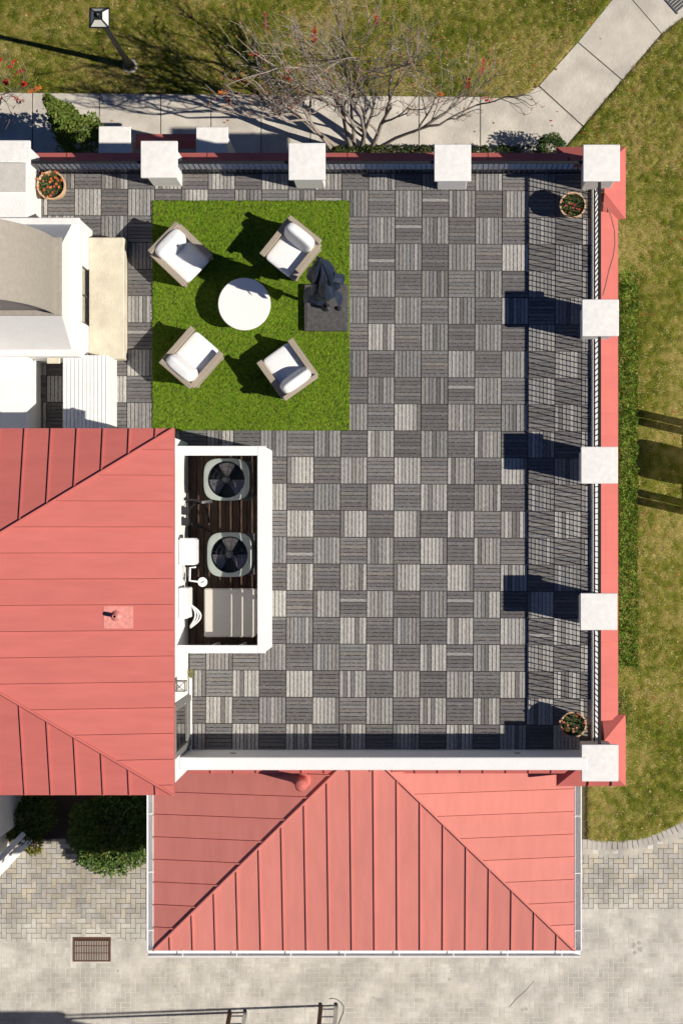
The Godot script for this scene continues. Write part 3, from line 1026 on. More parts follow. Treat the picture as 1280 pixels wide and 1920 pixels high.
func pillars_and_railings() -> void:
	var e := [
		pillar(1127, 305, "white square pillar at the top right corner of the terrace"),
		pillar(1125, 595.5, "second white pillar down the right side, where the hedge below starts"),
		pillar(1123, 872, "third white pillar down the right side, midway along the terrace"),
		pillar(1122, 1147, "fourth white pillar down the right side, next above the bottom corner"),
		pillar(1124, 1431, "white pillar at the bottom right corner, at the end of the south wall")]
	var n := [
		pillar(22, 297, "white pillar at the top left, cut off by the picture's left edge"),
		pillar(298, 298, "white pillar above the left edge of the green rug", true),
		pillar(575, 302, "white pillar above the right part of the green rug", true),
		pillar(848, 304.5, "white pillar on the top side, next left of the corner pillar", true)]
	n.append(e[0])
	var en := ["right side railing behind the corner pot at the top", "right side railing between the second and third pillar", "right side railing between the third and fourth pillar", "right side railing above the pot at the bottom corner"]
	for k in 4:
		railing(Vector3(2.893, DECK, e[k].z + 0.25), Vector3(2.893, DECK, e[k + 1].z - 0.25), "dark metal " + en[k])
	var nn := ["top side railing behind the pot with orange flowers", "top side railing straight above the green rug", "top side railing under the bare tree's trunks", "top side railing nearest the top right corner"]
	for k in 4:
		railing(Vector3(n[k].x + 0.25, DECK, -6.094), Vector3(n[k + 1].x - 0.25, DECK, -6.094), "dark metal " + nn[k])
	# the two lower gate pillars outside, with a red coped wall between
	for q in [[215, 266.5, "left one of two lower pale pillars outside the top railing"], [397.5, 268, "right one of two lower pale pillars outside the top railing, in shadow"]]:
		var p := at(q[0], q[1], 2.25)
		var t := thing("gate_pillar", q[2], "pillar", Vector3(p.x, 0, p.z), 0, "low pillars on the north side")
		var s := MB.new()
		s.box(Vector3(0, 1.09, 0), Vector3(0.49, 2.18, 0.49), 0.01)
		part("shaft", s.mesh(), mats.white, t)
		var c := MB.new()
		c.box(Vector3(0, 2.215, 0), Vector3(0.607, 0.07, 0.607), 0.01)
		part("cap", c.mesh(), mats.cap, t)
	var wa := at(252, 266, 1.6)
	var wb := at(370, 268, 1.6)
	var gw := thing("garden_wall", "low wall with red metal coping between the two lower pale pillars", "wall", Vector3((wa.x + wb.x) / 2, 0, wa.z - 0.02))
	var g := MB.new()
	g.box(Vector3(0, 0.75, 0), Vector3(wb.x - wa.x - 0.05, 1.5, 0.16))
	part("wall", g.mesh(), mats.white, gw)
	var g2 := MB.new()
	var l := wb.x - wa.x - 0.05
	g2.prism(rect(-l / 2, -0.14, l / 2, 0.0), func(_x, z): return 1.62 + z * 0.4, 0.03)
	g2.prism(rect(-l / 2, 0.0, l / 2, 0.14), func(_x, z): return 1.62 - z * 0.4, 0.03)
	part("coping", g2.mesh(), mats.red, gw)

# ---------------------------------------------------------------- outdoor fireplace and the white blocks beside it
func fireplace() -> void:
	var h0 := 1.25
	var h1 := 2.35
	var hb := 0.4
	var ne := at(150, 410, DECK + h0)
	var se := at(150, 668, DECK + h0)
	var une := at(117, 455, DECK + h1)
	var use := at(116, 590, DECK + h1)
	var t := thing("outdoor_fireplace", "white stucco fireplace with tapering hood and arched grey chimney cover", "fireplace")
	var xw := -8.6
	var b := MB.new()
	# shaft up to the rim, leaving the fire opening free
	var o0 := at(0, 500, DECK + 0.8).z
	var o1 := at(0, 606, DECK + 0.8).z
	b.box(Vector3((xw + ne.x) / 2, DECK + h0 / 2 - 0.03, (ne.z + o0) / 2), Vector3(ne.x - xw, h0 - 0.06, o0 - ne.z), 0.01)
	b.box(Vector3((xw + ne.x) / 2, DECK + h0 / 2 - 0.03, (o1 + se.z) / 2), Vector3(ne.x - xw, h0 - 0.06, se.z - o1), 0.01)
	b.box(Vector3((xw + ne.x) / 2, DECK + 1.1, (o0 + o1) / 2), Vector3(ne.x - xw, 0.18, o1 - o0 - 0.002))
	part("body", b.mesh(), mats.white, t)
	var rm := MB.new()
	rm.box(Vector3((xw + ne.x) / 2, DECK + h0 - 0.002, (ne.z + se.z) / 2), Vector3(ne.x - xw + 0.01, 0.115, se.z - ne.z + 0.02), 0.012)
	part("rim", rm.mesh(), mats.cap, t)
	var hd := MB.new()
	var yb := DECK + h0 + 0.054
	var yt := DECK + h1
	var ix := ne.x - 0.12
	var a := Vector3(ix, yb, ne.z + 0.10)
	var c := Vector3(ix, yb, se.z - 0.10)
	var d := Vector3(une.x, yt, une.z)
	var e := Vector3(use.x, yt, use.z)
	var a2 := Vector3(xw, yb, a.z)
	var c2 := Vector3(xw, yb, c.z)
	var d2 := Vector3(xw, yt, d.z)
	var e2 := Vector3(xw, yt, e.z)
	hd.quad(c, a, d, e)
	hd.quad(c2, c, e, e2)
	hd.quad(a, a2, d2, d)
	hd.quad(e2, e, d, d2)
	part("hood", hd.mesh(), mats.white, t)
	# arched metal cover on a flat flange, open towards the south
	var fl := MB.new()
	fl.box(Vector3((xw + d.x) / 2, yt + 0.04, (d.z + e.z) / 2 - 0.03), Vector3(d.x - xw, 0.08, e.z - d.z + 0.1), 0.006)
	part("flange", fl.mesh(), mats.taupe_metal, t)
	var ar := MB.new()
	var zn := d.z - 0.05
	var zs := e.z + 0.0
	var half := 1.0
	var cx := d.x - 0.1 - half
	var n := 28
	var rise := 2.35
	for k in n:
		var f0 := PI * k / n
		var f1 := PI * (k + 1) / n
		var p0 := Vector3(cx + cos(f0) * half, yt + 0.08 + pow(sin(f0), 0.9) * rise, 0)
		var p1 := Vector3(cx + cos(f1) * half, yt + 0.08 + pow(sin(f1), 0.9) * rise, 0)
		var n0 := Vector3(cos(f0) / half, sin(f0) / rise, 0).normalized()
		var n1 := Vector3(cos(f1) / half, sin(f1) / rise, 0).normalized()
		var A := Vector3(0, 0, zn)
		var B := Vector3(0, 0, zs)
		ar.smooth_quad(p0 + B, p0 + A, p1 + A, p1 + B, n0, n0, n1, n1)
		var q0 := p0 - n0 * 0.02
		var q1 := p1 - n1 * 0.02
		ar.smooth_quad(q0 + A, q0 + B, q1 + B, q1 + A, -n0, -n0, -n1, -n1)
		ar.quad(p0 + B, p1 + B, q1 + B, q0 + B)
		ar.quad(p0 + A, q0 + A, q1 + A, p1 + A)
	part("arched_cover", ar.mesh(), mats.taupe_metal, t)
	var inn := MB.new()
	for k in n:
		var f0 := PI * k / n
		var f1 := PI * (k + 1) / n
		var z := zs - 0.06
		var m := Vector3(cx, yt + 0.085, z)
		var p0 := Vector3(cx + cos(f0) * (half - 0.05), yt + 0.085 + pow(sin(f0), 0.9) * (rise - 0.09), z)
		var p1 := Vector3(cx + cos(f1) * (half - 0.05), yt + 0.085 + pow(sin(f1), 0.9) * (rise - 0.09), z)
		inn.tri(m, p0, p1)
	part("end_panel", inn.mesh(), mats.taupe_dark, t)
	# firebox: dark back and a reflecting glass door
	var fb := MB.new()
	fb.box(Vector3(ne.x - 0.35, DECK + 0.5, (o0 + o1) / 2), Vector3(0.06, 1.0, o1 - o0))
	part("firebox", fb.mesh(), mats.grey_stucco, t)
	var fd := MB.new()
	fd.box(Vector3(ne.x - 0.03, DECK + 0.70, (o0 + o1) / 2), Vector3(0.012, 0.6, o1 - o0 - 0.004))
	var gd := part("glass_door", fd.mesh(), mats.mirror_glass, t)
	var ff := MB.new()
	ff.box(Vector3(ne.x - 0.022, DECK + 0.70, (o0 + o1) / 2), Vector3(0.02, 0.6, 0.02))
	for z in [o0 + 0.012, o1 - 0.012]:
		ff.box(Vector3(ne.x - 0.022, DECK + 0.70, z), Vector3(0.02, 0.6, 0.02))
	ff.box(Vector3(ne.x - 0.021, DECK + 0.425, (o0 + o1) / 2), Vector3(0.022, 0.04, o1 - o0 - 0.05))
	part("door_frame", ff.mesh(), mats.black_metal, gd)
	# hearth bench
	var b0 := at(165.5, 445, DECK + hb)
	var b1 := at(232.5, 672.5, DECK + hb)
	var hs := MB.new()
	hs.box(Vector3((ne.x + b1.x) / 2 + 0.001, DECK + hb / 2, (b0.z + b1.z) / 2), Vector3(b1.x - ne.x, hb, b1.z - b0.z), 0.012)
	part("hearth_bench", hs.mesh(), mats.cream, t)
	# low corner brackets seen at its south foot
	var br := MB.new()
	var bp := at(101, 676, DECK + 0.9)
	br.box(bp, Vector3(0.22, 0.06, 0.1), 0.008)
	part("bracket", br.mesh(), mats.cream, t)
	# white parapet blocks on both sides
	var na := at(50, 298, DECK + 1.25)
	var nb := at(50, 415, DECK + 1.25)
	var pw := thing("parapet_block", "white parapet block with grey top panel at the left above the fireplace", "wall")
	var m1 := MB.new()
	m1.box(Vector3((na.x - 9.0) / 2, DECK + 0.55, (na.z + nb.z) / 2 + 0.1), Vector3(na.x + 9.0, 1.3, nb.z - na.z + 0.1), 0.012)
	part("wall", m1.mesh(), mats.white, pw)
	var gz := at(0, 355, DECK + 1.22).z
	var m2 := MB.new()
	m2.box(Vector3((na.x - 9.0) / 2 - 0.005, DECK + 1.215, (na.z + gz) / 2 + 0.05), Vector3(na.x + 9.0 - 0.01, 0.05, gz - na.z - 0.02), 0.006)
	part("top_panel", m2.mesh(), mats.grey_stucco, pw)
	var sa := at(50, 650, DECK + 1.22)
	var pb := thing("parapet_block", "white parapet block at the left between fireplace and red roof", "wall")
	var m3 := MB.new()
	m3.prism(PackedVector2Array([Vector2(-9.0, sa.z), Vector2(sa.x - 0.14, sa.z), Vector2(sa.x, sa.z + 0.17), Vector2(sa.x, -1.52), Vector2(-9.0, -1.52)]), flat(DECK + 1.22), 1.3)
	part("wall", m3.mesh(), mats.white, pb)
	var m4 := MB.new()
	m4.prism(PackedVector2Array([Vector2(-9.0, sa.z + 0.16), Vector2(sa.x - 0.01, sa.z + 0.19), Vector2(sa.x - 0.01, -1.53), Vector2(-9.0, -1.53)]), flat(DECK + 1.224), 0.01)
	part("top_panel", m4.mesh(), mats.white_paint, pb)
	# white ribbed box between fireplace and roof
	var r0 := at(118, 666, DECK + 0.9)
	var r1 := at(205, 803, DECK + 0.9)
	var rb := thing("ribbed_cabinet", "white box with ribbed lid between hearth bench and red roof", "cabinet", Vector3((r0.x + r1.x) / 2, DECK, (r0.z - 1.52) / 2))
	var sx := r1.x - r0.x
	var sz := -1.53 - r0.z
	var m5 := MB.new()
	m5.box(Vector3(0, 0.43, 0), Vector3(sx - 0.02, 0.86, sz), 0.006)
	part("body", m5.mesh(), mats.white_paint, rb)
	var rbm := MB.new()
	var nn := 12
	rbm.box(Vector3.ZERO, Vector3(sx / nn - 0.006, 0.04, sz + 0.01), 0.006)
	var rmesh := rbm.mesh()
	for k in nn:
		var o := part("rib_board", rmesh, mats.white_paint, rb)
		o.position = Vector3(-sx / 2 + sx * (k + 0.5) / nn, 0.881, 0)

# ---------------------------------------------------------------- equipment enclosure
func enclosure() -> void:
	var x0 := -4.025
	var x1 := -2.584
	var zn := -1.383
	var zs := 2.0
	var t := thing("equipment_enclosure", "white louvred board enclosure around the air conditioners", "enclosure")
	var cap := MB.new()
	cap.box(Vector3(x1 - 0.068, DECK + 1.48, (zn + zs) / 2), Vector3(0.136, 0.04, zs - zn), 0.006)
	cap.box(Vector3((x0 + x1 - 0.137) / 2, DECK + 1.478, zn + 0.078), Vector3(x1 - 0.137 - x0, 0.04, 0.156), 0.006)
	cap.box(Vector3((x0 + x1 - 0.137) / 2, DECK + 1.478, zs - 0.065), Vector3(x1 - 0.137 - x0, 0.04, 0.13), 0.006)
	part("cap_rail", cap.mesh(), mats.white_paint, t)
	var lz := zs - zn - 0.03
	var lx := x1 - x0 - 0.03
	var be := MB.new()
	be.box(Vector3.ZERO, Vector3(0.012, 0.143, lz), 0.003)
	var bx := MB.new()
	bx.box(Vector3.ZERO, Vector3(lx, 0.143, 0.012), 0.003)
	var me := be.mesh()
	var mx := bx.mesh()
	for k in 9:
		var y := DECK + 0.045 + k * 0.168 if k < 8 else DECK + 1.385
		var o := part("board", me, mats.white_paint, t)
		o.position = Vector3(x1 - 0.016, y + 0.01, (zn + zs) / 2)
		for z in [zn + 0.02, zs - 0.02]:
			var o2 := part("board", mx, mats.white_paint, t)
			o2.position = Vector3((x0 + x1) / 2, y + 0.01, z)
	var po := MB.new()
	po.box(Vector3.ZERO, Vector3(0.06, 1.455, 0.06), 0.004)
	var pmsh := po.mesh()
	for p in [[x1 - 0.075, zn + 0.07], [x1 - 0.075, -0.55], [x1 - 0.075, 0.33], [x1 - 0.075, 1.15], [x1 - 0.075, zs - 0.07], [-3.05, zs - 0.07], [-3.5, zs - 0.07], [-3.45, zn + 0.07]]:
		var o := part("post", pmsh, mats.white_paint, t)
		o.position = Vector3(p[0], DECK + 0.73, p[1])
	# dark board floor
	var n := 11
	var w := (x1 - 0.09 - x0) / n
	var fb := MB.new()
	fb.box(Vector3.ZERO, Vector3(w - 0.008, 0.03, zs - zn - 0.1), 0.003)
	var fm := fb.mesh()
	for k in n:
		var o := part("floor_board", fm, mats.dark_wood, t)
		o.position = Vector3(x0 + 0.02 + w * (k + 0.5), DECK - 0.016, (zn + zs) / 2)
	condenser(at(424, 899, DECK + 0.93), 0.75, 0.70, "upper round-fan air conditioner in the white enclosure")
	condenser(at(430, 1040, DECK + 0.93), 0.74, 0.74, "lower round-fan air conditioner beside the beige cabinet")
	# beige cabinet
	var cp := at(431, 1149, DECK + 0.75)
	var c := thing("beige_cabinet", "beige flat-topped equipment cabinet in the enclosure's lower end", "cabinet", Vector3(cp.x, DECK, cp.z))
	var b := MB.new()
	b.box(Vector3(0, 0.36, 0), Vector3(0.82, 0.66, 0.78), 0.02)
	part("body", b.mesh(), mats.beige_metal, c)
	var l := MB.new()
	l.box(Vector3(0, 0.72, 0), Vector3(0.86, 0.06, 0.815), 0.022)
	part("lid", l.mesh(), mats.beige_metal, c)
	for s in [-1.0, 1.0]:
		var f := MB.new()
		f.box(Vector3(s * 0.3, 0.015, 0), Vector3(0.1, 0.03, 0.7))
		part("foot", f.mesh(), mats.grey_metal, c)
	# on the wall: boxes, pipes, gauge and hoses
	var wx := -4.02
	var e0 := thing("electrical_box", "white rounded wall box between the two air conditioners", "electrical box", Vector3(wx, DECK + 1.0, at(0, 1034, DECK + 1.2).z))
	var m := MB.new()
	m.box(Vector3(0.14, 0.15, 0), Vector3(0.28, 0.5, 0.44), 0.03)
	part("housing", m.mesh(), mats.white_plastic, e0)
	var m2 := MB.new()
	m2.box(Vector3(0.285, 0.15, -0.05), Vector3(0.012, 0.1, 0.05), 0.004)
	part("latch", m2.mesh(), mats.beige_metal, e0)
	var e1 := thing("wall_panel", "pale flat electrical panel on the wall beside the beige cabinet", "electrical box", Vector3(wx, DECK + 0.75, at(0, 1130, DECK + 1.0).z))
	m = MB.new()
	m.box(Vector3(0.07, 0.25, 0), Vector3(0.14, 0.75, 0.5), 0.012)
	part("housing", m.mesh(), mats.white_plastic, e1)
	var hs := thing("hose", "pale looped hoses hanging from the wall panel beside the cabinet", "hose", Vector3(wx, DECK + 0.75, at(0, 1150, DECK + 0.8).z))
	for k in 3:
		m = MB.new()
		var path := []
		for i in 13:
			var a := PI * i / 12.0
			path.append(Vector3(0.10 + sin(a) * (0.10 + 0.045 * k), 0.12 - 0.3 * i / 12.0, -0.2 + 0.035 * k + 0.42 * i / 12.0 - 0.02 * k))
		m.tube(path, [0.014], 8)
		part("hose_line", m.mesh(), mats.white_plastic, hs)
	var pg := thing("gauge_pipe", "white pipe with round dial gauge on the enclosure's wall side", "pipe", Vector3(wx, DECK + 0.8, at(0, 1078, DECK + 0.9).z))
	m = MB.new()
	m.tube([Vector3(0.22, 0, -0.13), Vector3(0.12, 0, -0.12), Vector3(0.115, 0, 0.1), Vector3(0.26, 0, 0.115)], [0.018], 8)
	part("pipe", m.mesh(), mats.white_plastic, pg)
	m = MB.new()
	m.lathe(Vector3(0.33, -0.03, 0.12), [[0.075, 0], [0.08, 0.05], [0.068, 0.055], [0.064, 0.045], [0, 0.045]], 24)
	var gauge := part("gauge", m.mesh(), mats.white_plastic, pg)
	m = MB.new()
	m.bar(Vector3(0.30, 0.018, 0.14), Vector3(0.36, 0.018, 0.10), 0.012, 0.003)
	part("needle", m.mesh(), mats.black_metal, gauge)
	var dc := thing("disconnect_box", "pair of small dark switch boxes with black conduit by the upper air conditioner", "switch box", Vector3(wx, DECK + 0.7, at(0, 968, DECK + 0.9).z))
	for s in [-1.0, 1.0]:
		m = MB.new()
		m.box(Vector3(0.055, 0.1, s * 0.09), Vector3(0.11, 0.28, 0.13), 0.008)
		part("switch", m.mesh(), mats.black_metal, dc)
	m = MB.new()
	m.tube([Vector3(0.08, -0.02, -0.09), Vector3(0.14, -0.2, -0.2), Vector3(0.26, -0.36, -0.24), Vector3(0.34, -0.5, -0.1), Vector3(0.36, -0.62, 0.1)], [0.018], 8)
	part("conduit", m.mesh(), mats.black_metal, dc)
	m = MB.new()
	m.tube([Vector3(0.1, -0.3, 0.12), Vector3(0.3, -0.45, 0.2), Vector3(0.55, -0.5, 0.36)], [0.014], 8)
	part("conduit", m.mesh(), mats.black_metal, dc)
	var lp := thing("line_set", "grey insulated pipe end lying between the wall and the upper air conditioner", "pipe", at(390, 941, DECK + 0.6))
	m = MB.new()
	m.tube([Vector3(-0.1, 0, 0.01), Vector3(0.08, 0, -0.01)], [0.028], 10)
	part("pipe", m.mesh(), mats.galvanised, lp)
	m = MB.new()
	m.tube([Vector3(0.08, 0, -0.01), Vector3(0.16, -0.1, -0.08)], [0.018], 10)
	part("elbow", m.mesh(), mats.black_metal, lp)
	m = MB.new()
	m.tube([Vector3(-0.1, 0, 0.01), Vector3(-0.22, -0.05, -0.03), Vector3(-0.52, -0.02, -0.05)], [0.02], 10)
	part("pipe", m.mesh(), mats.black_metal, lp)

func sq(a: float, rx: float, rz: float, y: float, e := 0.56) -> Vector3:
	var c := cos(a)
	var s := sin(a)
	return Vector3(signf(c) * pow(absf(c), e) * rx, y, signf(s) * pow(absf(s), e) * rz)

func condenser(p: Vector3, wx: float, wz: float, label: String) -> void:
	var t := thing("air_conditioner", label, "air conditioner", Vector3(p.x, DECK, p.z), 0, "round fan air conditioners")
	var n := 48
	var h := 0.90
	var body := MB.new()
	var top := MB.new()
	var well := MB.new()
	var r := 0.305
	for k in n:
		var a := TAU * k / n
		var b := TAU * (k + 1) / n
		for band in [[0.03, 0.98, 0.88, 0.99]]:
			body.quad(sq(b, wx / 2 * 0.97, wz / 2 * 0.97, 0.03), sq(a, wx / 2 * 0.97, wz / 2 * 0.97, 0.03), sq(a, wx / 2 * 0.98, wz / 2 * 0.98, h - 0.05), sq(b, wx / 2 * 0.98, wz / 2 * 0.98, h - 0.05))
		top.quad(sq(b, wx / 2, wz / 2, h - 0.06), sq(a, wx / 2, wz / 2, h - 0.06), sq(a, wx / 2, wz / 2, h - 0.012), sq(b, wx / 2, wz / 2, h - 0.012))
		top.quad(sq(b, wx / 2, wz / 2, h - 0.012), sq(a, wx / 2, wz / 2, h - 0.012), sq(a, wx / 2 - 0.03, wz / 2 - 0.03, h), sq(b, wx / 2 - 0.03, wz / 2 - 0.03, h))
		var ia := Vector3(cos(a) * r, h + 0.012, sin(a) * r)
		var ib := Vector3(cos(b) * r, h + 0.012, sin(b) * r)
		top.quad(sq(b, wx / 2 - 0.03, wz / 2 - 0.03, h), sq(a, wx / 2 - 0.03, wz / 2 - 0.03, h), ia, ib)
		var ja := ia - Vector3(0, 0.25, 0)
		var jb := ib - Vector3(0, 0.25, 0)
		well.quad(ib, ia, ja, jb)
		well.tri(jb, ja, Vector3(0, h - 0.238, 0))
	part("housing", body.mesh(), mats.ac_dark, t)
	part("top_cover", top.mesh(), mats.ac_green, t)
	part("fan_well", well.mesh(), mats.ac_dark, t)
	var hub := MB.new()
	hub.lathe(Vector3(0, h - 0.1, 0), [[0.062, 0], [0.062, 0.05], [0.045, 0.065], [0, 0.07]], 20)
	var fan := part("fan", hub.mesh(), mats.grey_metal, t)
	for k in 3:
		var bl := MB.new()
		var m := 6
		for i in m:
			var a0 := TAU * k / 3 + 1.05 * i / m
			var a1 := TAU * k / 3 + 1.05 * (i + 1) / m
			var y0 := h - 0.13 + 0.07 * i / m
			var y1 := h - 0.13 + 0.07 * (i + 1) / m
			bl.quad(Vector3(cos(a1) * 0.06, y1, sin(a1) * 0.06), Vector3(cos(a0) * 0.06, y0, sin(a0) * 0.06), Vector3(cos(a0) * 0.285, y0, sin(a0) * 0.285), Vector3(cos(a1) * 0.285, y1, sin(a1) * 0.285))
		part("blade", bl.mesh(), mats.ac_blade, fan)
	var gd := MB.new()
	for k in 12:
		var a := TAU * k / 12 + 0.2
		gd.tube([Vector3(cos(a) * r, h + 0.014, sin(a) * r), Vector3(cos(a) * 0.05, h + 0.03, sin(a) * 0.05)], [0.0035], 4, false)
	for rr in [0.06, 0.14, 0.22, 0.30]:
		var ring := []
		for k in 33:
			ring.append(Vector3(cos(TAU * k / 32) * rr, h + 0.03 - 0.016 * rr / 0.27, sin(TAU * k / 32) * rr))
		gd.tube(ring, [0.003], 4, false)
	part("fan_guard", gd.mesh(), mats.black_metal, t)
	var ba := MB.new()
	ba.box(Vector3(0, 0.015, 0), Vector3(wx * 0.95, 0.03, wz * 0.95))
	part("base_pan", ba.mesh(), mats.grey_metal, t)

# ---------------------------------------------------------------- lounge
func make_chair() -> Node3D:        # faces -z, 0.74 wide, 0.78 deep
	var t := Node3D.new()
	var bm := MB.new()
	for s in [-1.0, 1.0]:
		bm = MB.new()
		bm.box(Vector3(s * 0.318, 0.335, 0.0), Vector3(0.07, 0.43, 0.70), 0.012)
		part("side_panel", bm.mesh(), mats.chair_wood, t)
		bm = MB.new()
		bm.box(Vector3(s * 0.318, 0.568, -0.005), Vector3(0.105, 0.034, 0.76), 0.009)
		part("armrest", bm.mesh(), mats.chair_wood, t)
		for z in [-0.31, 0.31]:
			bm = MB.new()
			bm.box(Vector3(s * 0.318, 0.06, z), Vector3(0.06, 0.12, 0.06), 0.006)
			part("leg", bm.mesh(), mats.chair_wood, t)
	bm = MB.new()
	bm.box(Vector3(0, 0.24, -0.02), Vector3(0.56, 0.14, 0.66), 0.01)
	part("seat_frame", bm.mesh(), mats.chair_wood, t)
	# raked back
	var rake := Transform3D(Basis(Vector3(1, 0, 0), 0.20), Vector3(0, 0.28, 0.30))
	bm = MB.new()
	bm.xf = rake
	bm.box(Vector3(0, 0.20, 0), Vector3(0.55, 0.42, 0.035), 0.006)
	for s in [-1.0, 1.0]:
		bm.box(Vector3(s * 0.305, 0.18, 0.0), Vector3(0.055, 0.50, 0.06), 0.008)
	part("back_panel", bm.mesh(), mats.chair_wood, t)
	bm = MB.new()
	bm.xf = rake
	bm.box(Vector3(0, 0.445, 0), Vector3(0.68, 0.055, 0.085), 0.01)
	part("back_rail", bm.mesh(), mats.chair_wood, t)
	bm = MB.new()
	bm.pillow(Vector3(0, 0.385, -0.055), Vector3(0.56, 0.15, 0.66), 0.42, 0.22, 36, 16)
	part("seat_cushion", bm.mesh(), mats.cushion, t)
	bm = MB.new()
	bm.xf = Transform3D(Basis(Vector3(1, 0, 0), 0.30), Vector3(0, 0.42, 0.175))
	bm.pillow(Vector3(0, 0.19, 0), Vector3(0.57, 0.44, 0.20), 0.45, 0.55, 36, 20, 0.02)
	part("back_cushion", bm.mesh(), mats.cushion, t)
	return t

func furniture() -> void:
	# turf rug
	var a := at(286, 376, DECK + 0.02)
	var b := at(655, 807, DECK + 0.02)
	var t := thing("turf_rug", "rectangular bright green artificial grass rug on the terrace", "rug", Vector3((a.x + b.x) / 2, DECK, (a.z + b.z) / 2))
	var sx := b.x - a.x
	var sz := b.z - a.z
	var m := MB.new()
	m.box(Vector3(0, 0.006, 0), Vector3(sx, 0.012, sz), 0.003)
	part("backing", m.mesh(), mats.rug_base, t)
	var tuft := tuft_mesh(5, 0.024, 0.0034, 0.55)
	var mm := MultiMesh.new()
	mm.transform_format = MultiMesh.TRANSFORM_3D
	mm.use_colors = true
	mm.mesh = tuft
	mm.instance_count = 100000
	var nz := FastNoiseLite.new()
	nz.seed = 77
	nz.frequency = 0.9
	for k in mm.instance_count:
		var x := rng.randf_range(-sx / 2 + 0.006, sx / 2 - 0.006)
		var z := rng.randf_range(-sz / 2 + 0.006, sz / 2 - 0.006)
		var s := rng.randf_range(0.75, 1.2)
		mm.set_instance_transform(k, Transform3D(Basis(Vector3.UP, rng.randf() * TAU).scaled(Vector3.ONE * s), Vector3(x, 0.01, z)))
		var row := 0.10 * sin(x * 24.0) + 0.10 * sin(x * 61.0) + 0.4 * nz.get_noise_2d(x, z)
		var c := Color(0.19, 0.355, 0.016).lerp(Color(0.285, 0.42, 0.036), clampf(rng.randf() + row, 0, 1))
		if rng.randf() < 0.10: c = Color(0.26, 0.22, 0.07)
		if rng.randf() < 0.16: c = Color(0.07, 0.16, 0.02)
		mm.set_instance_color(k, c)
	var mi := MultiMeshInstance3D.new()
	mi.name = "grass_blades"
	mi.multimesh = mm
	mi.material_override = mats.blade
	mi.set_meta("kind", "stuff")
	t.add_child(mi)
	# four chairs
	var top := DECK + 0.012
	var spots := [
		[342, 480, 0.72, 0.69, "armchair with white cushions at the rug's upper left, umbrella shadow on its seat"],
		[546, 469, -0.62, 0.78, "armchair with white cushions at the rug's upper right, next to the folded umbrella"],
		[362, 671, 0.66, -0.755, "armchair with white cushions at the rug's lower left, its seat fully lit"],
		[540, 693, -0.58, -0.815, "armchair with white cushions at the rug's lower right, half its seat in shade"]]
	for s in spots:
		var c := make_chair()
		c.name = numbered("armchair")
		add_child(c)
		var p := at(s[0], s[1], DECK + 0.45)
		c.position = Vector3(p.x, top, p.z)
		c.rotation.y = atan2(-s[2], -s[3])
		tag(c, s[4], "armchair", "armchairs round the table")
	# table
	var tp := at(458, 570, DECK + 0.43)
	var tb := thing("round_table", "round white drum table in the middle of the armchairs", "table", Vector3(tp.x, top, tp.z))
	m = MB.new()
	m.lathe(Vector3.ZERO, [[0.30, 0.0], [0.30, 0.02], [0.36, 0.06], [0.40, 0.2], [0.415, 0.375]], 64)
	part("base", m.mesh(), mats.table, tb)
	m = MB.new()
	m.lathe(Vector3(0, 0.375, 0), [[0.0, 0.0], [0.43, 0.0], [0.442, 0.008], [0.442, 0.036], [0.434, 0.044], [0, 0.044]], 96)
	part("top", m.mesh(), mats.table, tb)
	umbrella()

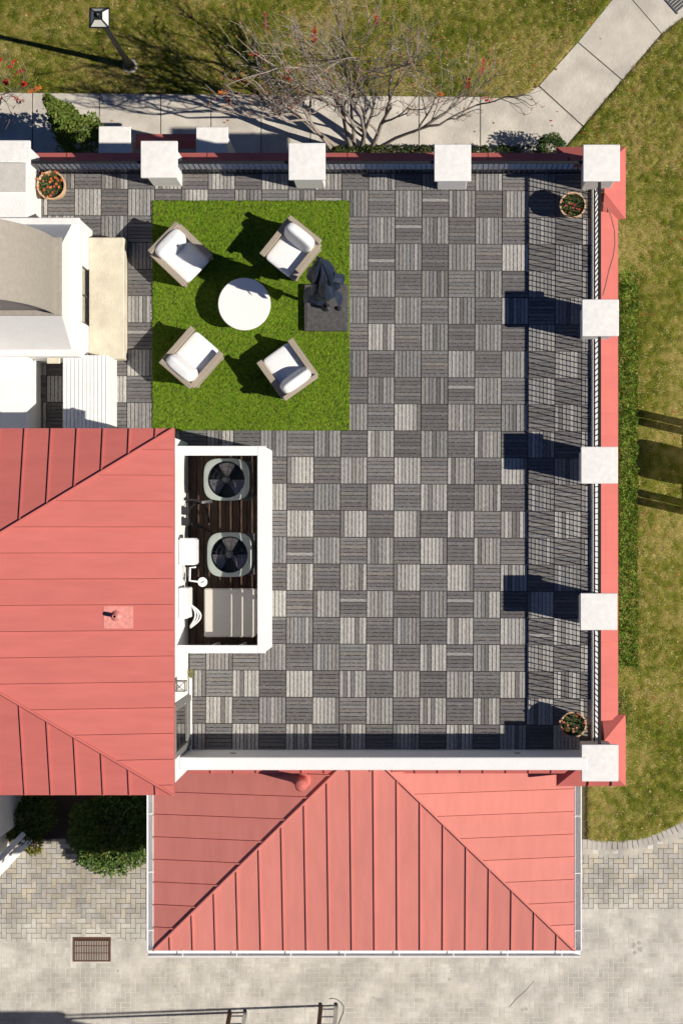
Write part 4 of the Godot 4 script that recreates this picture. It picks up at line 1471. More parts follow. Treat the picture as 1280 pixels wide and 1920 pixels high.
func umbrella() -> void:
	var p := at(611, 576.5, DECK + 0.15)
	var t := thing("patio_umbrella", "folded navy patio umbrella on a square dark grey base", "umbrella", Vector3(p.x, DECK + 0.012, p.z))
	var m := MB.new()
	m.box(Vector3(0, 0.065, 0), Vector3(0.745, 0.13, 0.79), 0.012)
	var base := part("base", m.mesh(), mats.slate, t)
	m = MB.new()
	m.box(Vector3(0, 0.136, 0), Vector3(0.66, 0.012, 0.70), 0.004)
	part("base_lid", m.mesh(), mats.slate, base)
	var foot := Vector3(0.0, 0.13, 0.0)
	var tip := Vector3(0.045, 2.95, -0.42)
	var d := (tip - foot).normalized()
	m = MB.new()
	m.tube([foot, tip], [0.028], 14)
	part("pole", m.mesh(), mats.black_metal, t)
	m = MB.new()
	m.lathe(foot, [[0.075, 0.0], [0.07, 0.03], [0.042, 0.05], [0.042, 0.22], [0.03, 0.23]], 20)
	part("socket", m.mesh(), mats.black_metal, t)
	# folded canopy: pleats that hang round the pole
	var cb := MB.new()
	var sx := Vector3(1, 0, 0)
	var sz := sx.cross(d)
	var nu := 96
	var prof := [[1.22, 0.13], [1.3, 0.20], [1.45, 0.225], [1.65, 0.235], [1.9, 0.23], [2.15, 0.215], [2.4, 0.19], [2.6, 0.15], [2.75, 0.10], [2.86, 0.05], [2.93, 0.012]]
	var rows := []
	for q in prof:
		var row := []
		var f: float = (q[0] - 0.13) / 2.82
		var mid := foot.lerp(tip, f)
		for i in nu + 1:
			var a := TAU * i / nu
			var pl := 0.50 + 0.50 * pow(absf(sin(a * 4.0 + q[0] * 0.9 + 0.5 * sin(a * 2.0))), 0.6) + 0.16 * sin(a * 3.0 + q[0] * 5.0) + 0.10 * sin(a * 11.0 + q[0] * 9.0)
			var sag := 0.10 * sin(a * 2.0 + 1.0) if q[0] < 1.4 else 0.0
			row.append(mid + (sx * cos(a) + sz * sin(a)) * float(q[1]) * pl + d * sag)
		rows.append(row)
	for j in rows.size() - 1:
		for i in nu:
			cb.quad(rows[j][i + 1], rows[j][i], rows[j + 1][i], rows[j + 1][i + 1])
	part("canopy", cb.mesh(), mats.navy, t)
	# loose flaps of cloth that stand out at its lower edge
	for k in 14:
		var fb := MB.new()
		var a := -0.9 + k * 0.47 + rng.randf_range(-0.2, 0.2)
		var out := (sx * cos(a) + sz * sin(a)).normalized()
		var side := d.cross(out).normalized()
		var st := foot.lerp(tip, 0.66 + rng.randf_range(-0.14, 0.14)) + out * 0.13
		var pts := []
		var l := rng.randf_range(0.45, 0.85)
		for i in 7:
			var f := i / 6.0
			pts.append(st + out * (0.16 * f + 0.05 * sin(f * 6.0 + k)) - d * (l * f) + side * 0.03 * sin(f * 4.0 + k * 2.0))
		for i in 6:
			var w0 := 0.035 + 0.055 * i / 6.0
			var w1 := 0.035 + 0.055 * (i + 1) / 6.0
			var o := out * 0.02
			fb.quad(pts[i] - side * w0, pts[i] + o, pts[i + 1] + o, pts[i + 1] - side * w1)
			fb.quad(pts[i] + o, pts[i] + side * w0, pts[i + 1] + side * w1, pts[i + 1] + o)
		part("flap", fb.mesh(), mats.navy, t)
	m = MB.new()
	m.lathe(tip, [[0.02, -0.04], [0.026, 0.0], [0.018, 0.03], [0, 0.035]], 12)
	part("finial", m.mesh(), mats.black_metal, t)
	# crank and locking knob
	m = MB.new()
	m.tube([Vector3(0.02, 0.95, -0.12), Vector3(0.12, 0.93, -0.10), Vector3(0.17, 0.85, -0.09)], [0.014], 8)
	part("crank", m.mesh(), mats.galvanised, t)
	m = MB.new()
	m.lathe(Vector3(0.22, 0.142, 0.02), [[0.042, 0], [0.042, 0.02], [0.03, 0.05], [0, 0.055]], 16)
	part("knob", m.mesh(), mats.black_metal, t)
	m = MB.new()
	m.lathe(Vector3(0.305, 0.142, 0.03), [[0.04, 0], [0.04, 0.006], [0, 0.006]], 16)
	part("plug", m.mesh(), mats.grey_metal, t)

# ---------------------------------------------------------------- pots
func pot(px: float, py: float, h: float, r: float, label: String, flowers: int, fcol: Array, leaves: int, spread: float) -> void:
	var p := at(px, py, DECK + h)
	var t := thing("flower_pot", label, "flower pot", Vector3(p.x, DECK, p.z), 0, "terracotta pots on the terrace")
	var m := MB.new()
	m.lathe(Vector3.ZERO, [[r * 0.68, 0.0], [r * 0.86, h * 0.4], [r * 0.97, h * 0.8], [r * 0.98, h - 0.06], [r * 1.04, h - 0.055], [r * 1.04, h - 0.008], [r * 1.02, h], [r * 0.93, h], [r * 0.9, h - 0.01], [r * 0.86, h - 0.08]], 48)
	part("pot", m.mesh(), mats.terracotta, t)
	m = MB.new()
	m.lathe(Vector3(0, h - 0.075, 0), [[r * 0.88, 0.0], [r * 0.5, 0.015], [0, 0.02]], 24)
	part("soil", m.mesh(), mats.soil, t)
	var pl := MB.new()
	for k in leaves:
		var a := rng.randf() * TAU
		var q := sqrt(rng.randf()) * r * 0.72
		var e := rng.randf_range(0.1, 1.0)
		var dir := Vector3(cos(a + rng.randf_range(-1, 1)), e, sin(a + rng.randf_range(-1, 1))).normalized()
		var g := rng.randf()
		pl.col = Color(0.035, 0.07, 0.025).lerp(Color(0.10, 0.14, 0.045), g)
		if rng.randf() < 0.12: pl.col = Color(0.16, 0.09, 0.04)
		pl.leaf(Vector3(cos(a) * q, h - 0.06 + rng.randf() * 0.09 * spread, sin(a) * q), dir, rng.randf_range(0.035, 0.07), rng.randf_range(0.015, 0.028))
	part("foliage", pl.mesh(), mats.leaf, t)
	for k in flowers:
		var f := MB.new()
		var a := rng.randf() * TAU
		var q := (0.15 + 0.8 * rng.randf()) * r * spread
		var c := Vector3(cos(a) * q, h + rng.randf_range(-0.01, 0.10), sin(a) * q)
		if q > r * 0.9: c.y = h + 0.05
		f.col = fcol[k % fcol.size()]
		f.col = f.col * rng.randf_range(0.75, 1.15)
		for i in 14:
			var b := TAU * i / 14
			var dir := Vector3(cos(b), rng.randf_range(0.05, 0.7), sin(b)).normalized()
			f.leaf(c, dir, rng.randf_range(0.018, 0.032), 0.016)
		f.col = Color(0.05, 0.09, 0.03)
		f.tube([Vector3(c.x * 0.5, h - 0.07, c.z * 0.5), c], [0.004], 4, false)
		part("flower", f.mesh(), mats.dry_leaf, t)

func pots() -> void:
	var orange := [Color(0.55, 0.16, 0.05), Color(0.5, 0.10, 0.06), Color(0.6, 0.24, 0.09)]
	pot(96, 347, 0.52, 0.235, "terracotta pot full of orange flowers beside the white wall at the upper left", 24, orange, 220, 1.05)
	pot(1073, 384, 0.46, 0.215, "terracotta pot of dark leaves and red blooms at the terrace's top right corner", 7, [Color(0.5, 0.06, 0.05), Color(0.55, 0.14, 0.12)], 260, 0.8)
	pot(1074, 1359, 0.48, 0.215, "shaded pot with orange flowers around its rim at the bottom right corner", 14, [Color(0.55, 0.13, 0.07), Color(0.6, 0.2, 0.12), Color(0.62, 0.3, 0.2)], 240, 1.15)
	# weed growing at the wall foot
	var w := at(356, 1263, DECK)
	var t := thing("wall_weed", "small leafy weed growing at the foot of the white wall below the enclosure", "plant", w)
	var m := MB.new()
	for k in 40:
		var a := rng.randf() * TAU
		m.col = Color(0.10, 0.15, 0.05).lerp(Color(0.35, 0.30, 0.14), rng.randf())
		m.leaf(Vector3(cos(a), 0, sin(a)) * rng.randf() * 0.05 + Vector3(0, rng.randf() * 0.12, 0), Vector3(cos(a), 0.5, sin(a)).normalized(), 0.06, 0.022)
	part("leaves", m.mesh(), mats.leaf, t)

# ---------------------------------------------------------------- planting
func cloud(m: MB, n: int, inside: Callable, size: float, c0: Color, c1: Color, odd: Color, p_odd := 0.06) -> void:
	for k in n:
		var q: Array = inside.call()
		var p: Vector3 = q[0]
		var out: Vector3 = q[1]
		var dir := (out + Vector3(rng.randf_range(-1, 1), rng.randf_range(-0.6, 0.8), rng.randf_range(-1, 1)) * 0.9).normalized()
		var up := Vector3(rng.randf_range(-1, 1), 1.0, rng.randf_range(-1, 1)).normalized()
		m.col = c0.lerp(c1, rng.randf())
		if rng.randf() < p_odd: m.col = odd
		var l := size * rng.randf_range(0.7, 1.3)
		m.leaf(p, dir, l, l * 0.5, up)

func dome(c: Vector3, r: Vector3, lumps: int) -> Callable:
	var ls := []
	for k in lumps:
		var a := rng.randf() * TAU
		var e := rng.randf_range(-0.2, 1.0)
		ls.append([Vector3(cos(a) * (1 - e * 0.6), e, sin(a) * (1 - e * 0.6)).normalized(), rng.randf_range(0.15, 0.4)])
	return func():
		var d := Vector3(rng.randf_range(-1, 1), rng.randf_range(-0.15, 1), rng.randf_range(-1, 1)).normalized()
		var k := 0.78
		for q in ls:
			k = maxf(k, 0.78 + q[1] * smoothstep(0.82, 1.0, d.dot(q[0])))
		k *= pow(rng.randf_range(0.35, 1.12), 0.6)
		return [c + d * r * k, d]

func shrub(called: String, label: String, cat: String, c: Vector3, r: Vector3, n: int, size: float, c0: Color, c1: Color, odd: Color, group := "", lumps := 14) -> void:
	var t := thing(called, label, cat, Vector3(c.x, 0, c.z), 0, group)
	var m := MB.new()
	cloud(m, n, dome(Vector3(0, c.y, 0), r, lumps), size, c0, c1, odd)
	part("foliage", m.mesh(), mats.leaf, t)
	var s := MB.new()
	s.tube([Vector3.ZERO, Vector3(0, c.y, 0)], [0.03, 0.012], 6)
	for k in 6:
		var a := TAU * k / 6
		s.tube([Vector3(0, c.y * 0.3, 0), Vector3(cos(a) * r.x * 0.6, c.y, sin(a) * r.z * 0.6)], [0.015, 0.005], 5)
	part("stem", s.mesh(), mats.twig, t)

func hedge(label: String, x0: float, x1: float, z0: float, z1: float, h: float, n: int, size: float, c0: Color, c1: Color) -> void:
	var t := thing("hedge", label, "hedge", Vector3((x0 + x1) / 2, 0, (z0 + z1) / 2))
	var nz := FastNoiseLite.new()
	nz.seed = rng.randi() % 1000
	nz.frequency = 1.6
	var sx := (x1 - x0) / 2
	var sz := (z1 - z0) / 2
	var m := MB.new()
	cloud(m, n, func():
		var x := rng.randf_range(-1, 1)
		var z := rng.randf_range(-1, 1)
		var w := nz.get_noise_2d(x * sx * 2, z * sz * 2)
		var hh := h * (0.85 + 0.45 * w) * (1.0 - 0.25 * pow(absf(x if sx < sz else z), 4.0))
		var y := hh * (1.0 - 0.45 * pow(rng.randf(), 1.6))
		return [Vector3(x * sx * (1 + 0.18 * w), y, z * sz * (1 + 0.05 * w)), Vector3(x * 0.4, 0.8, z * 0.2)], size, c0, c1, Color(0.17, 0.10, 0.04), 0.05)
	part("foliage", m.mesh(), mats.leaf, t)
	var s := MB.new()
	for k in int(maxf(sx, sz) * 8):
		var p := Vector3(rng.randf_range(-sx, sx) * 0.6, 0, rng.randf_range(-sz, sz) * 0.95)
		s.tube([p, p + Vector3(rng.randf_range(-0.08, 0.08), h * 0.8, rng.randf_range(-0.08, 0.08))], [0.012, 0.005], 5)
	part("stems", s.mesh(), mats.twig, t)

func planting() -> void:
	var g0 := Color(0.04, 0.085, 0.012)
	var g1 := Color(0.20, 0.29, 0.045)
	hedge("long clipped green hedge on the lawn side below the right railing", at(1162, 0, 0.4).x, at(1194, 0, 0.4).x, at(0, 515, 0.4).z, at(0, 1255, 0.4).z, 0.55, 15000, 0.055, g0, g1)
	hedge("low dark green hedge strip between sidewalk and building below the bare tree", at(560, 0, 0.3).x, at(1004, 0, 0.3).x, at(0, 272, 0.3).z, at(0, 296, 0.3).z, 0.34, 6500, 0.05, Color(0.03, 0.05, 0.014), Color(0.09, 0.12, 0.03))
	# a tall cone-shaped evergreen at the upper left
	var cb := at(172, 280, 0.0)
	var t := thing("cone_evergreen", "cone-shaped bright green evergreen rising over the sidewalk at the upper left", "tree", Vector3(cb.x, 0, cb.z))
	var m := MB.new()
	var ht := 4.7
	cloud(m, 9000, func():
		var f := pow(rng.randf(), 0.75)
		var y := 0.3 + f * (ht - 0.3)
		var a := rng.randf() * TAU
		var rr := (0.56 * (1.0 - f) + 0.02) * (0.8 + 0.32 * sin(a * 5.0 + y * 4.0) * sin(y * 7.0 + a * 2.0)) * sqrt(rng.randf_range(0.55, 1.0))
		return [Vector3(cos(a) * rr, y, sin(a) * rr), Vector3(cos(a), 0.5, sin(a))], 0.075, Color(0.05, 0.095, 0.02), Color(0.20, 0.25, 0.055), Color(0.2, 0.16, 0.05), 0.03)
	part("crown", m.mesh(), mats.leaf, t)
	m = MB.new()
	m.tube([Vector3.ZERO, Vector3(0, ht * 0.95, 0)], [0.06, 0.012], 8)
	part("trunk", m.mesh(), mats.bark, t)
	shrub("round_evergreen", "small rounded dark evergreen at the sidewalk's bend by the corner", "shrub", at(1030, 283, 0.35) , Vector3(0.28, 0.75, 0.28), 3000, 0.045, Color(0.035, 0.065, 0.02), Color(0.10, 0.15, 0.05), Color(0.12, 0.1, 0.04))
	# courtyard shrubs at the lower left
	shrub("courtyard_shrub", "large round shrub half in shade beside the lower wing's gutter", "shrub", at(212, 1552, 0.2), Vector3(0.78, 0.42, 0.82), 9000, 0.075, Color(0.045, 0.095, 0.02), Color(0.15, 0.22, 0.06), Color(0.20, 0.17, 0.05), "shrubs in the shaded courtyard", 24)
	shrub("courtyard_shrub", "shaded shrub behind the white stair rail at the lower left", "shrub", at(62, 1535, 0.3), Vector3(0.50, 0.6, 0.42), 3500, 0.07, Color(0.04, 0.07, 0.02), Color(0.10, 0.15, 0.04), Color(0.14, 0.12, 0.05), "shrubs in the shaded courtyard")
	shrub("yellow_plant", "small yellow-green plant at the tip of the white stair rail", "plant", at(66, 1583, 0.1), Vector3(0.16, 0.2, 0.20), 500, 0.06, Color(0.12, 0.15, 0.03), Color(0.28, 0.26, 0.06), Color(0.3, 0.2, 0.08))
	shrub("edge_shrub", "yellowish low shrub at the wall foot below the end of the long hedge", "shrub", at(1163, 1325, 0.2), Vector3(0.16, 0.35, 0.42), 1600, 0.05, Color(0.10, 0.13, 0.03), Color(0.27, 0.28, 0.06), Color(0.3, 0.2, 0.08))

# ---------------------------------------------------------------- trees
func limb(b: MB, tw: MB, p: Vector3, d: Vector3, l: float, r: float, lvl: int, ends: Array, keep_north: float) -> void:
	var n := 5
	var path := [p]
	var radii := [r]
	var q := p
	var dir := d
	for i in n:
		dir = (dir + Vector3(rng.randf_range(-1, 1), rng.randf_range(-0.4, 0.7), rng.randf_range(-1, 1)) * 0.13).normalized()
		if q.z > keep_north and dir.z > -0.05: dir = (dir + Vector3(0, 0, -0.35)).normalized()
		q = q + dir * l / n
		path.append(q)
		radii.append(lerpf(r, r * 0.55, (i + 1.0) / n))
	(b if lvl < 2 else tw).tube(path, radii, 6 if lvl < 2 else 4, false)
	if lvl >= 4:
		ends.append([q, dir])
		return
	var kids: int = [4, 3, 4, 3][lvl]
	for k in kids:
		var f: float = 1.0 if k == 0 else rng.randf_range(0.3, 0.95)
		var at_: Vector3 = path[int(round(f * n))]
		var nd := (dir + Vector3(rng.randf_range(-1, 1), rng.randf_range(-0.35, 0.5), rng.randf_range(-1, 1)) * (0.5 + 0.1 * lvl)).normalized()
		limb(b, tw, at_, nd, l * rng.randf_range(0.58, 0.82), maxf(0.0045, r * (0.64 if k == 0 else 0.52)), lvl + 1, ends, keep_north)

func red_sprig(m: MB, p: Vector3, d: Vector3, c: Color, n: int, l: float) -> void:
	for k in n:
		var f := float(k) / n
		var q := p + d * (f - 0.6) * l + Vector3(0, -0.06 * f, 0)
		var a := rng.randf() * TAU
		var dir := (d * 0.5 + Vector3(cos(a), rng.randf_range(-0.5, 0.3), sin(a))).normalized()
		var v := rng.randf_range(0.7, 1.2)
		m.col = Color(c.r * v, c.g * v, c.b * v)
		m.leaf(q, dir, rng.randf_range(0.05, 0.08), rng.randf_range(0.025, 0.036))

func tree(called: String, label: String, base: Vector3, stems: Array, seed_: int, sprigs: int, north: float) -> void:
	rng.seed = seed_
	var t := thing(called, label, "tree", base)
	var b := MB.new()
	var tw := MB.new()
	var lv := MB.new()
	var ends := []
	for s in stems:
		limb(b, tw, Vector3(s[0], 0, s[1]), Vector3(s[2], 1.0, s[3]).normalized(), s[4], s[5], 0, ends, north)
	part("trunk", b.mesh(), mats.bark, t)
	part("twigs", tw.mesh(), mats.twig if false else mats.bark, t)
	var reds := [Color(0.50, 0.035, 0.03), Color(0.55, 0.07, 0.03), Color(0.5, 0.16, 0.04), Color(0.30, 0.03, 0.03)]
	for k in sprigs:
		var e: Array = ends[rng.randi() % ends.size()]
		for i in 4:
			var e2: Array = ends[rng.randi() % ends.size()]
			if e2[0].y < e[0].y: e = e2
		red_sprig(lv, e[0], e[1], reds[rng.randi() % 4], 10 + rng.randi() % 18, rng.randf_range(0.2, 0.4))
	for k in ends.size():
		if rng.randf() < 0.30:
			lv.col = Color(0.32, 0.13, 0.05).lerp(Color(0.25, 0.10, 0.07), rng.randf())
			for i in 2:
				lv.leaf(ends[k][0], Vector3(rng.randf_range(-1, 1), -0.3, rng.randf_range(-1, 1)).normalized(), 0.05, 0.022)
	var o := part("red_leaves", lv.mesh(), mats.dry_leaf, t)
	o.set_meta("kind", "stuff")

func trees() -> void:
	var base := at(668, 284, 0.0)
	tree("crape_myrtle", "bare many-stemmed tree with a few red leaves above the top railing", base, [
		[-0.45, 0.0, -0.30, -0.10, 1.75, 0.05], [-0.30, -0.05, -0.62, -0.28, 1.8, 0.048], [-0.1, 0.0, -0.12, -0.32, 1.9, 0.055],
		[0.08, -0.05, 0.16, -0.22, 1.9, 0.05], [0.22, 0.0, 0.42, -0.28, 1.8, 0.05], [0.38, -0.04, 0.75, -0.22, 1.7, 0.042], [-0.05, -0.08, 0.02, -0.6, 1.7, 0.042]], 4114, 17, -0.25)
	var b2 := at(-16, 238, 0.0)
	tree("crape_myrtle", "second tree at the left edge, only twigs with red leaves reach in", b2, [
		[0.0, 0.0, 0.40, -0.22, 1.3, 0.03]], 977, 26, 3.0)
	rng.seed = 5150

# ---------------------------------------------------------------- lamp, ladders, rail
func street_things() -> void:
	var p := at(245, 125, 0.0)
	var t := thing("street_lamp", "black post lamp with square glass lantern on the lawn at the upper left", "lamp", p)
	var m := MB.new()
	m.lathe(Vector3.ZERO, [[0.15, 0.0], [0.15, 0.05], [0.13, 0.06], [0.0, 0.06]], 24)
	part("footing", m.mesh(), mats.concrete, t)
	m = MB.new()
	m.lathe(Vector3(0, 0.06, 0), [[0.105, 0.0], [0.10, 0.12], [0.07, 0.2], [0.06, 0.7], [0.052, 0.75], [0.045, 3.25], [0.06, 3.3], [0.06, 3.36], [0.09, 3.42], [0, 3.42]], 20)
	part("post", m.mesh(), mats.black_metal, t)
	m = MB.new()
	var w := 0.175
	var yb := 3.48
	var ym := 3.78
	for sx in [-1.0, 1.0]:
		for sz in [-1.0, 1.0]:
			m.bar(Vector3(sx * 0.11, yb, sz * 0.11), Vector3(sx * w, ym, sz * w), 0.018, 0.018)
			m.bar(Vector3(sx * w, ym + 0.01, sz * w), Vector3(sx * 0.07, ym + 0.16, sz * 0.07), 0.018, 0.018)
	for s in [-1.0, 1.0]:
		m.box(Vector3(s * w, ym, 0), Vector3(0.024, 0.03, w * 2 + 0.024), 0.003)
		m.box(Vector3(0, ym, s * w), Vector3(w * 2 - 0.026, 0.0295, 0.0235), 0.003)
		m.box(Vector3(s * 0.11, yb, 0), Vector3(0.02, 0.02, 0.24))
		m.box(Vector3(0, yb, s * 0.11), Vector3(0.198, 0.0195, 0.0195))
	var lant := part("lantern_frame", m.mesh(), mats.black_metal, t)
	m = MB.new()
	m.box(Vector3(0, ym + 0.17, 0), Vector3(0.16, 0.03, 0.16), 0.006)
	m.lathe(Vector3(0, ym + 0.185, 0), [[0.05, 0.0], [0.035, 0.04], [0.03, 0.09], [0.0, 0.11]], 14)
	part("top_cap", m.mesh(), mats.black_metal, lant)
	m = MB.new()
	var g := w - 0.006
	var q := [Vector3(-g, ym + 0.004, g), Vector3(g, ym + 0.004, g), Vector3(g, ym + 0.004, -g), Vector3(-g, ym + 0.004, -g)]
	var r := [Vector3(-0.07, ym + 0.155, 0.07), Vector3(0.07, ym + 0.155, 0.07), Vector3(0.07, ym + 0.155, -0.07), Vector3(-0.07, ym + 0.155, -0.07)]
	var s2 := [Vector3(-0.105, yb, 0.105), Vector3(0.105, yb, 0.105), Vector3(0.105, yb, -0.105), Vector3(-0.105, yb, -0.105)]
	for k in 4:
		m.quad(q[k], q[(k + 1) % 4], r[(k + 1) % 4], r[k])
		m.quad(s2[k], s2[(k + 1) % 4], q[(k + 1) % 4], q[k])
	part("pane", m.mesh(), mats.lamp_glass, lant)
	# ladders that lean on the house beyond the lower edge
	var hb := thing("neighbouring_building", "plain pale building beyond the lower edge, seen only by its shadow", "building", Vector3(-6.6, 0, 13.2))
	m = MB.new()
	m.box(Vector3(0, 2.9, 0), Vector3(11.2, 5.8, 4.0))
	part("wall", m.mesh(), mats.white, hb)
	m = MB.new()
	m.box(Vector3(0, 5.88, 0), Vector3(11.4, 0.16, 4.2), 0.02)
	part("roof_edge", m.mesh(), mats.white_paint, hb)
	for q2 in [[600, 632, 1884, 5.7, "longer ladder at the bottom edge with a cable beside it"], [430, 462, 1897, 5.2, "shorter ladder at the bottom edge, left of the longer one"]]:
		var a := at(q2[0] + 1.5, q2[2], 0)
		var c := at(q2[1] - 1.5, q2[2], 0)
		var l := thing("ladder", "aluminium " + q2[4], "ladder", (a + c) / 2, 0, "ladders leaning at the lower edge")
		var hw: float = (c.x - a.x) / 2
		var hgt: float = q2[3]
		var lean: float = hgt * 0.285
		for sx in [-1.0, 1.0]:
			m = MB.new()
			m.bar(Vector3(sx * hw, 0.01, 0), Vector3(sx * hw, hgt, lean), 0.03, 0.085, 0.004)
			part("rail", m.mesh(), mats.aluminium if sx > 0 else mats.rust, l)
			m = MB.new()
			m.box(Vector3(sx * hw, 0.03, 0.005), Vector3(0.05, 0.05, 0.11), 0.006)
			part("foot", m.mesh(), mats.black_metal, l)
		for k in range(0, int(hgt / 0.29)):
			var y := 0.16 + k * 0.29
			m = MB.new()
			m.tube([Vector3(-hw, y, y * 0.285), Vector3(hw, y, y * 0.285)], [0.018], 8)
			part("rung", m.mesh(), mats.aluminium, l)
	m = MB.new()
	var path := []
	for k in [[618, 1873], [624, 1872], [632, 1874], [640, 1880], [645, 1888], [644, 1898], [640, 1908], [636, 1918], [630, 1935]]:
		path.append(at(k[0], k[1], 0.035))
	m.tube(path, [0.008], 6)
	var cb := part("ground_cable", m.mesh(), mats.taupe_dark, self)
	tag(cb, "thin cable curving over the paving beside the longer ladder", "cable")
	# white stair rail at the lower left
	var sr := thing("stair_rail", "white diagonal stair rail at the lower left edge beside the shrubs", "railing")
	m = MB.new()
	m.bar(at(-14, 1626, 1.0), at(46, 1562, 0.7), 0.10, 0.06, 0.008)
	part("handrail", m.mesh(), mats.white_paint, sr)
	m = MB.new()
	m.bar(at(-14, 1648, 0.75), at(57, 1572, 0.45), 0.14, 0.10, 0.01)
	part("lower_rail", m.mesh(), mats.white_paint, sr)
	m = MB.new()
	m.box(at(-1, 1600, 0.6) , Vector3(0.13, 1.2, 0.8), 0.012)
	part("newel_post", m.mesh(), mats.white_paint, sr)
	for f in [0.25, 0.55, 0.9]:
		var a3 := at(-14, 1640, 0.7).lerp(at(54, 1567, 0.4), f)
		m = MB.new()
		m.bar(Vector3(a3.x, 0, a3.z), Vector3(a3.x, a3.y + 0.2, a3.z), 0.05, 0.05)
		part("post", m.mesh(), mats.white_paint, sr)
	m = MB.new()
	m.box(at(-3, 1520, 2.0), Vector3(0.12, 4.0, 1.0), 0.01)
	part("side_board", m.mesh(), mats.white_paint, sr)
	# stand-in for an unseen object: board and posts shaped to cast its shadow
	var c4 := at(1281, 0, 0.0).x
	var bd := thing("added_shadow_board", "white stand-in board on paired posts at the right edge, shaped for its lawn shadow", "shadow_caster", Vector3(c4 + 0.04, 0, at(0, 877, 0).z))
	m = MB.new()
	var pb := PackedVector2Array()
	for k in 24:
		var a := TAU * k / 24
		var v := sq(a, 0.38, 0.47, 0.0, 0.35)
		pb.append(Vector2(v.x, v.z))
	for k in 24:
		var a := pb[k]
		var b := pb[(k + 1) % 24]
		var o := Vector3(0, 0.55, 0)
		m.tri(o + Vector3(0.03, 0, 0), o + Vector3(0.03, b.y, b.x), o + Vector3(0.03, a.y, a.x))
		m.tri(o + Vector3(-0.03, 0, 0), o + Vector3(-0.03, a.y, a.x), o + Vector3(-0.03, b.y, b.x))
		m.quad(o + Vector3(-0.03, a.y, a.x), o + Vector3(0.03, a.y, a.x), o + Vector3(0.03, b.y, b.x), o + Vector3(-0.03, b.y, b.x))
	part("panel", m.mesh(), mats.white_paint, bd)
	for s in [-1.0, 1.0]:
		for e in [-1.0, 1.0]:
			m = MB.new()
			m.box(Vector3(0.0, 0.6, s * 0.80 + e * 0.082), Vector3(0.05, 1.2, 0.145), 0.006)
			part("post", m.mesh(), mats.white_paint, bd)
	m = MB.new()
	m.box(Vector3(0.06, 0.12, 0), Vector3(0.06, 0.1, 1.9), 0.008)
	part("rail", m.mesh(), mats.white_paint, bd)

# ---------------------------------------------------------------- grass
func tuft_mesh(n: int, l: float, w: float, lean: float) -> ArrayMesh:
	var m := MB.new()
	for k in n:
		var a := TAU * k / n + rng.randf_range(-0.4, 0.4)
		var d := Vector3(cos(a), 0, sin(a))
		var s := Vector3(-sin(a), 0, cos(a)) * w
		var o := d * w * 1.5
		var mid := o + d * l * lean * 0.35 + Vector3(0, l * 0.6, 0)
		var tip := o + d * l * lean * rng.randf_range(0.8, 1.3) + Vector3(0, l * rng.randf_range(0.7, 0.95), 0)
		m.col = Color(1, 1, 1) * rng.randf_range(0.8, 1.1)
		var nn := (Vector3.UP + d * 0.4).normalized()
		m.ptri(o - s, o + s, mid + s * 0.8, nn)
		m.ptri(o - s, mid + s * 0.8, mid - s * 0.8, nn)
		m.ptri(mid - s * 0.8, mid + s * 0.8, tip, nn)
	return m.mesh()

func no_grass(x: float, z: float) -> bool:
	if x > -9.2 and x < 3.3 and z > -7.0 and z < 7.3: return true
	if x >= 3.3 and x < 3.9 and z > -5.25 and z < 2.85: return true
	if x < 2.4 and x > -9.2 and z > -7.72 and z < -6: return true
	if z > 5.5 and (x < 2.75 or z > curve_z(x) - 0.01): return true
	var p := Vector2(x, z)
	if z < -7.5:
		for s in slab_polys:
			if Geometry2D.is_point_in_polygon(p, s): return true
	return false

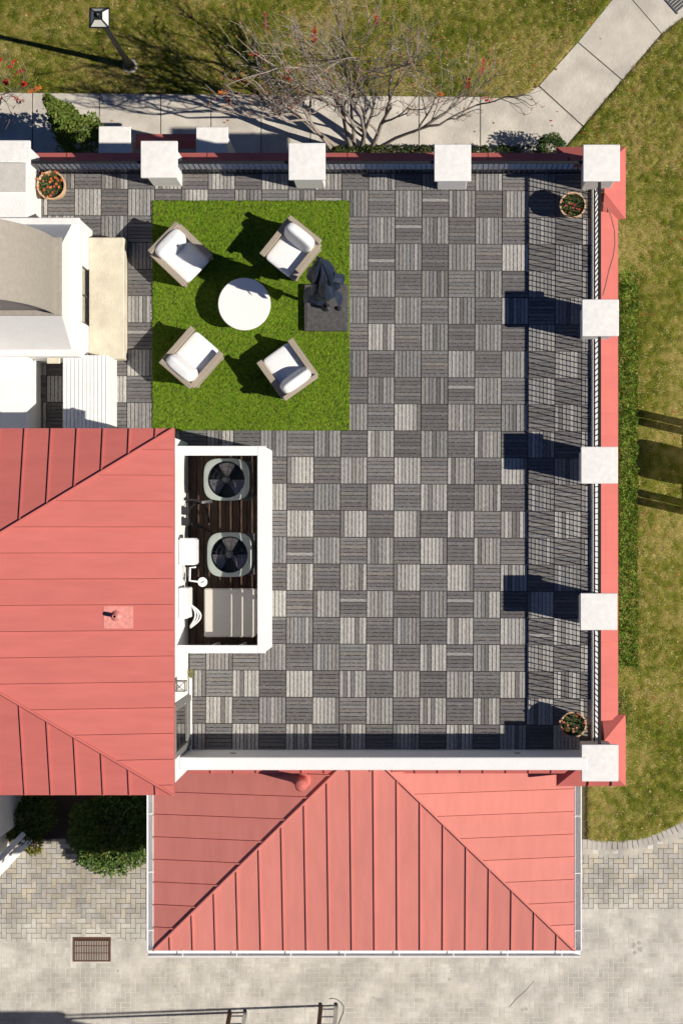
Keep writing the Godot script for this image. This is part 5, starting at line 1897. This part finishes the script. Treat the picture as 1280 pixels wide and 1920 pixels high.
func grass() -> void:
	var n1 := FastNoiseLite.new()
	n1.seed = 31
	n1.frequency = 0.55
	n1.fractal_octaves = 4
	var n2 := FastNoiseLite.new()
	n2.seed = 32
	n2.frequency = 4.5
	n2.fractal_octaves = 3
	var xf := []
	var cs := []
	var spots := 260000
	var k := 0
	var areas := [[-9.0, -11.1, 5.5, -8.6, 120000], [-3.0, -8.7, 5.5, -6.6, 50000], [3.2, -7.0, 5.4, 6.4, 120000]]
	for ar in areas:
		for i in ar[4]:
			var x := rng.randf_range(ar[0], ar[2])
			var z := rng.randf_range(ar[1], ar[3])
			if no_grass(x, z):
				continue
			var v := n1.get_noise_2d(x, z)
			var u := n2.get_noise_2d(x, z)
			var c := Color(0.20, 0.22, 0.024)
			c = c.lerp(Color(0.39, 0.32, 0.10), clampf(0.22 + v * 1.4 + u * 1.6 + rng.randf_range(-0.5, 0.5), 0, 1))
			c = c.lerp(Color(0.06, 0.095, 0.010), clampf(-v * 1.0 - u * 1.4 + rng.randf_range(-0.5, 0.3), 0, 0.8))
			if rng.randf() < 0.05: c = Color(0.50, 0.42, 0.20)
			if rng.randf() < 0.07: c = Color(0.22, 0.11, 0.045)
			xf.append(Transform3D(Basis(Vector3.UP, rng.randf() * TAU).rotated(Vector3(1, 0, 0), rng.randf_range(-0.3, 0.3)).scaled(Vector3.ONE * rng.randf_range(0.6, 1.35)), Vector3(x, 0.0, z)))
			cs.append(c)
	var mm := MultiMesh.new()
	mm.transform_format = MultiMesh.TRANSFORM_3D
	mm.use_colors = true
	mm.mesh = tuft_mesh(5, 0.055, 0.005, 0.8)
	mm.instance_count = xf.size()
	for i in xf.size():
		mm.set_instance_transform(i, xf[i])
		mm.set_instance_color(i, cs[i])
	var mi := MultiMeshInstance3D.new()
	mi.name = "lawn_grass"
	mi.multimesh = mm
	mi.material_override = mats.blade
	add_child(mi)
	tag(mi, "dry olive and yellow lawn grass around the paths and building", "grass", "", "stuff")
	# fallen leaves
	var b := MB.new()
	for i in 520:
		var x := rng.randf_range(-9.0, 5.2)
		var z := rng.randf_range(-10.9, -6.8) if rng.randf() < 0.8 else rng.randf_range(-6, 6)
		if z > -6.8: x = rng.randf_range(3.9, 5.2)
		if no_grass(x, z) and (z > -8.0 or rng.randf() > 0.12): continue
		b.col = [Color(0.36, 0.14, 0.05), Color(0.45, 0.24, 0.10), Color(0.42, 0.07, 0.04), Color(0.5, 0.38, 0.2)][rng.randi() % 4]
		var a := rng.randf() * TAU
		b.leaf(Vector3(x, 0.055, z), Vector3(cos(a), rng.randf_range(-0.1, 0.2), sin(a)).normalized(), rng.randf_range(0.03, 0.07), rng.randf_range(0.02, 0.04))
	var lo := part("leaf_litter", b.mesh(), mats.dry_leaf, self)
	tag(lo, "scattered small orange and brown fallen leaves on the lawn and path", "leaves", "", "stuff")
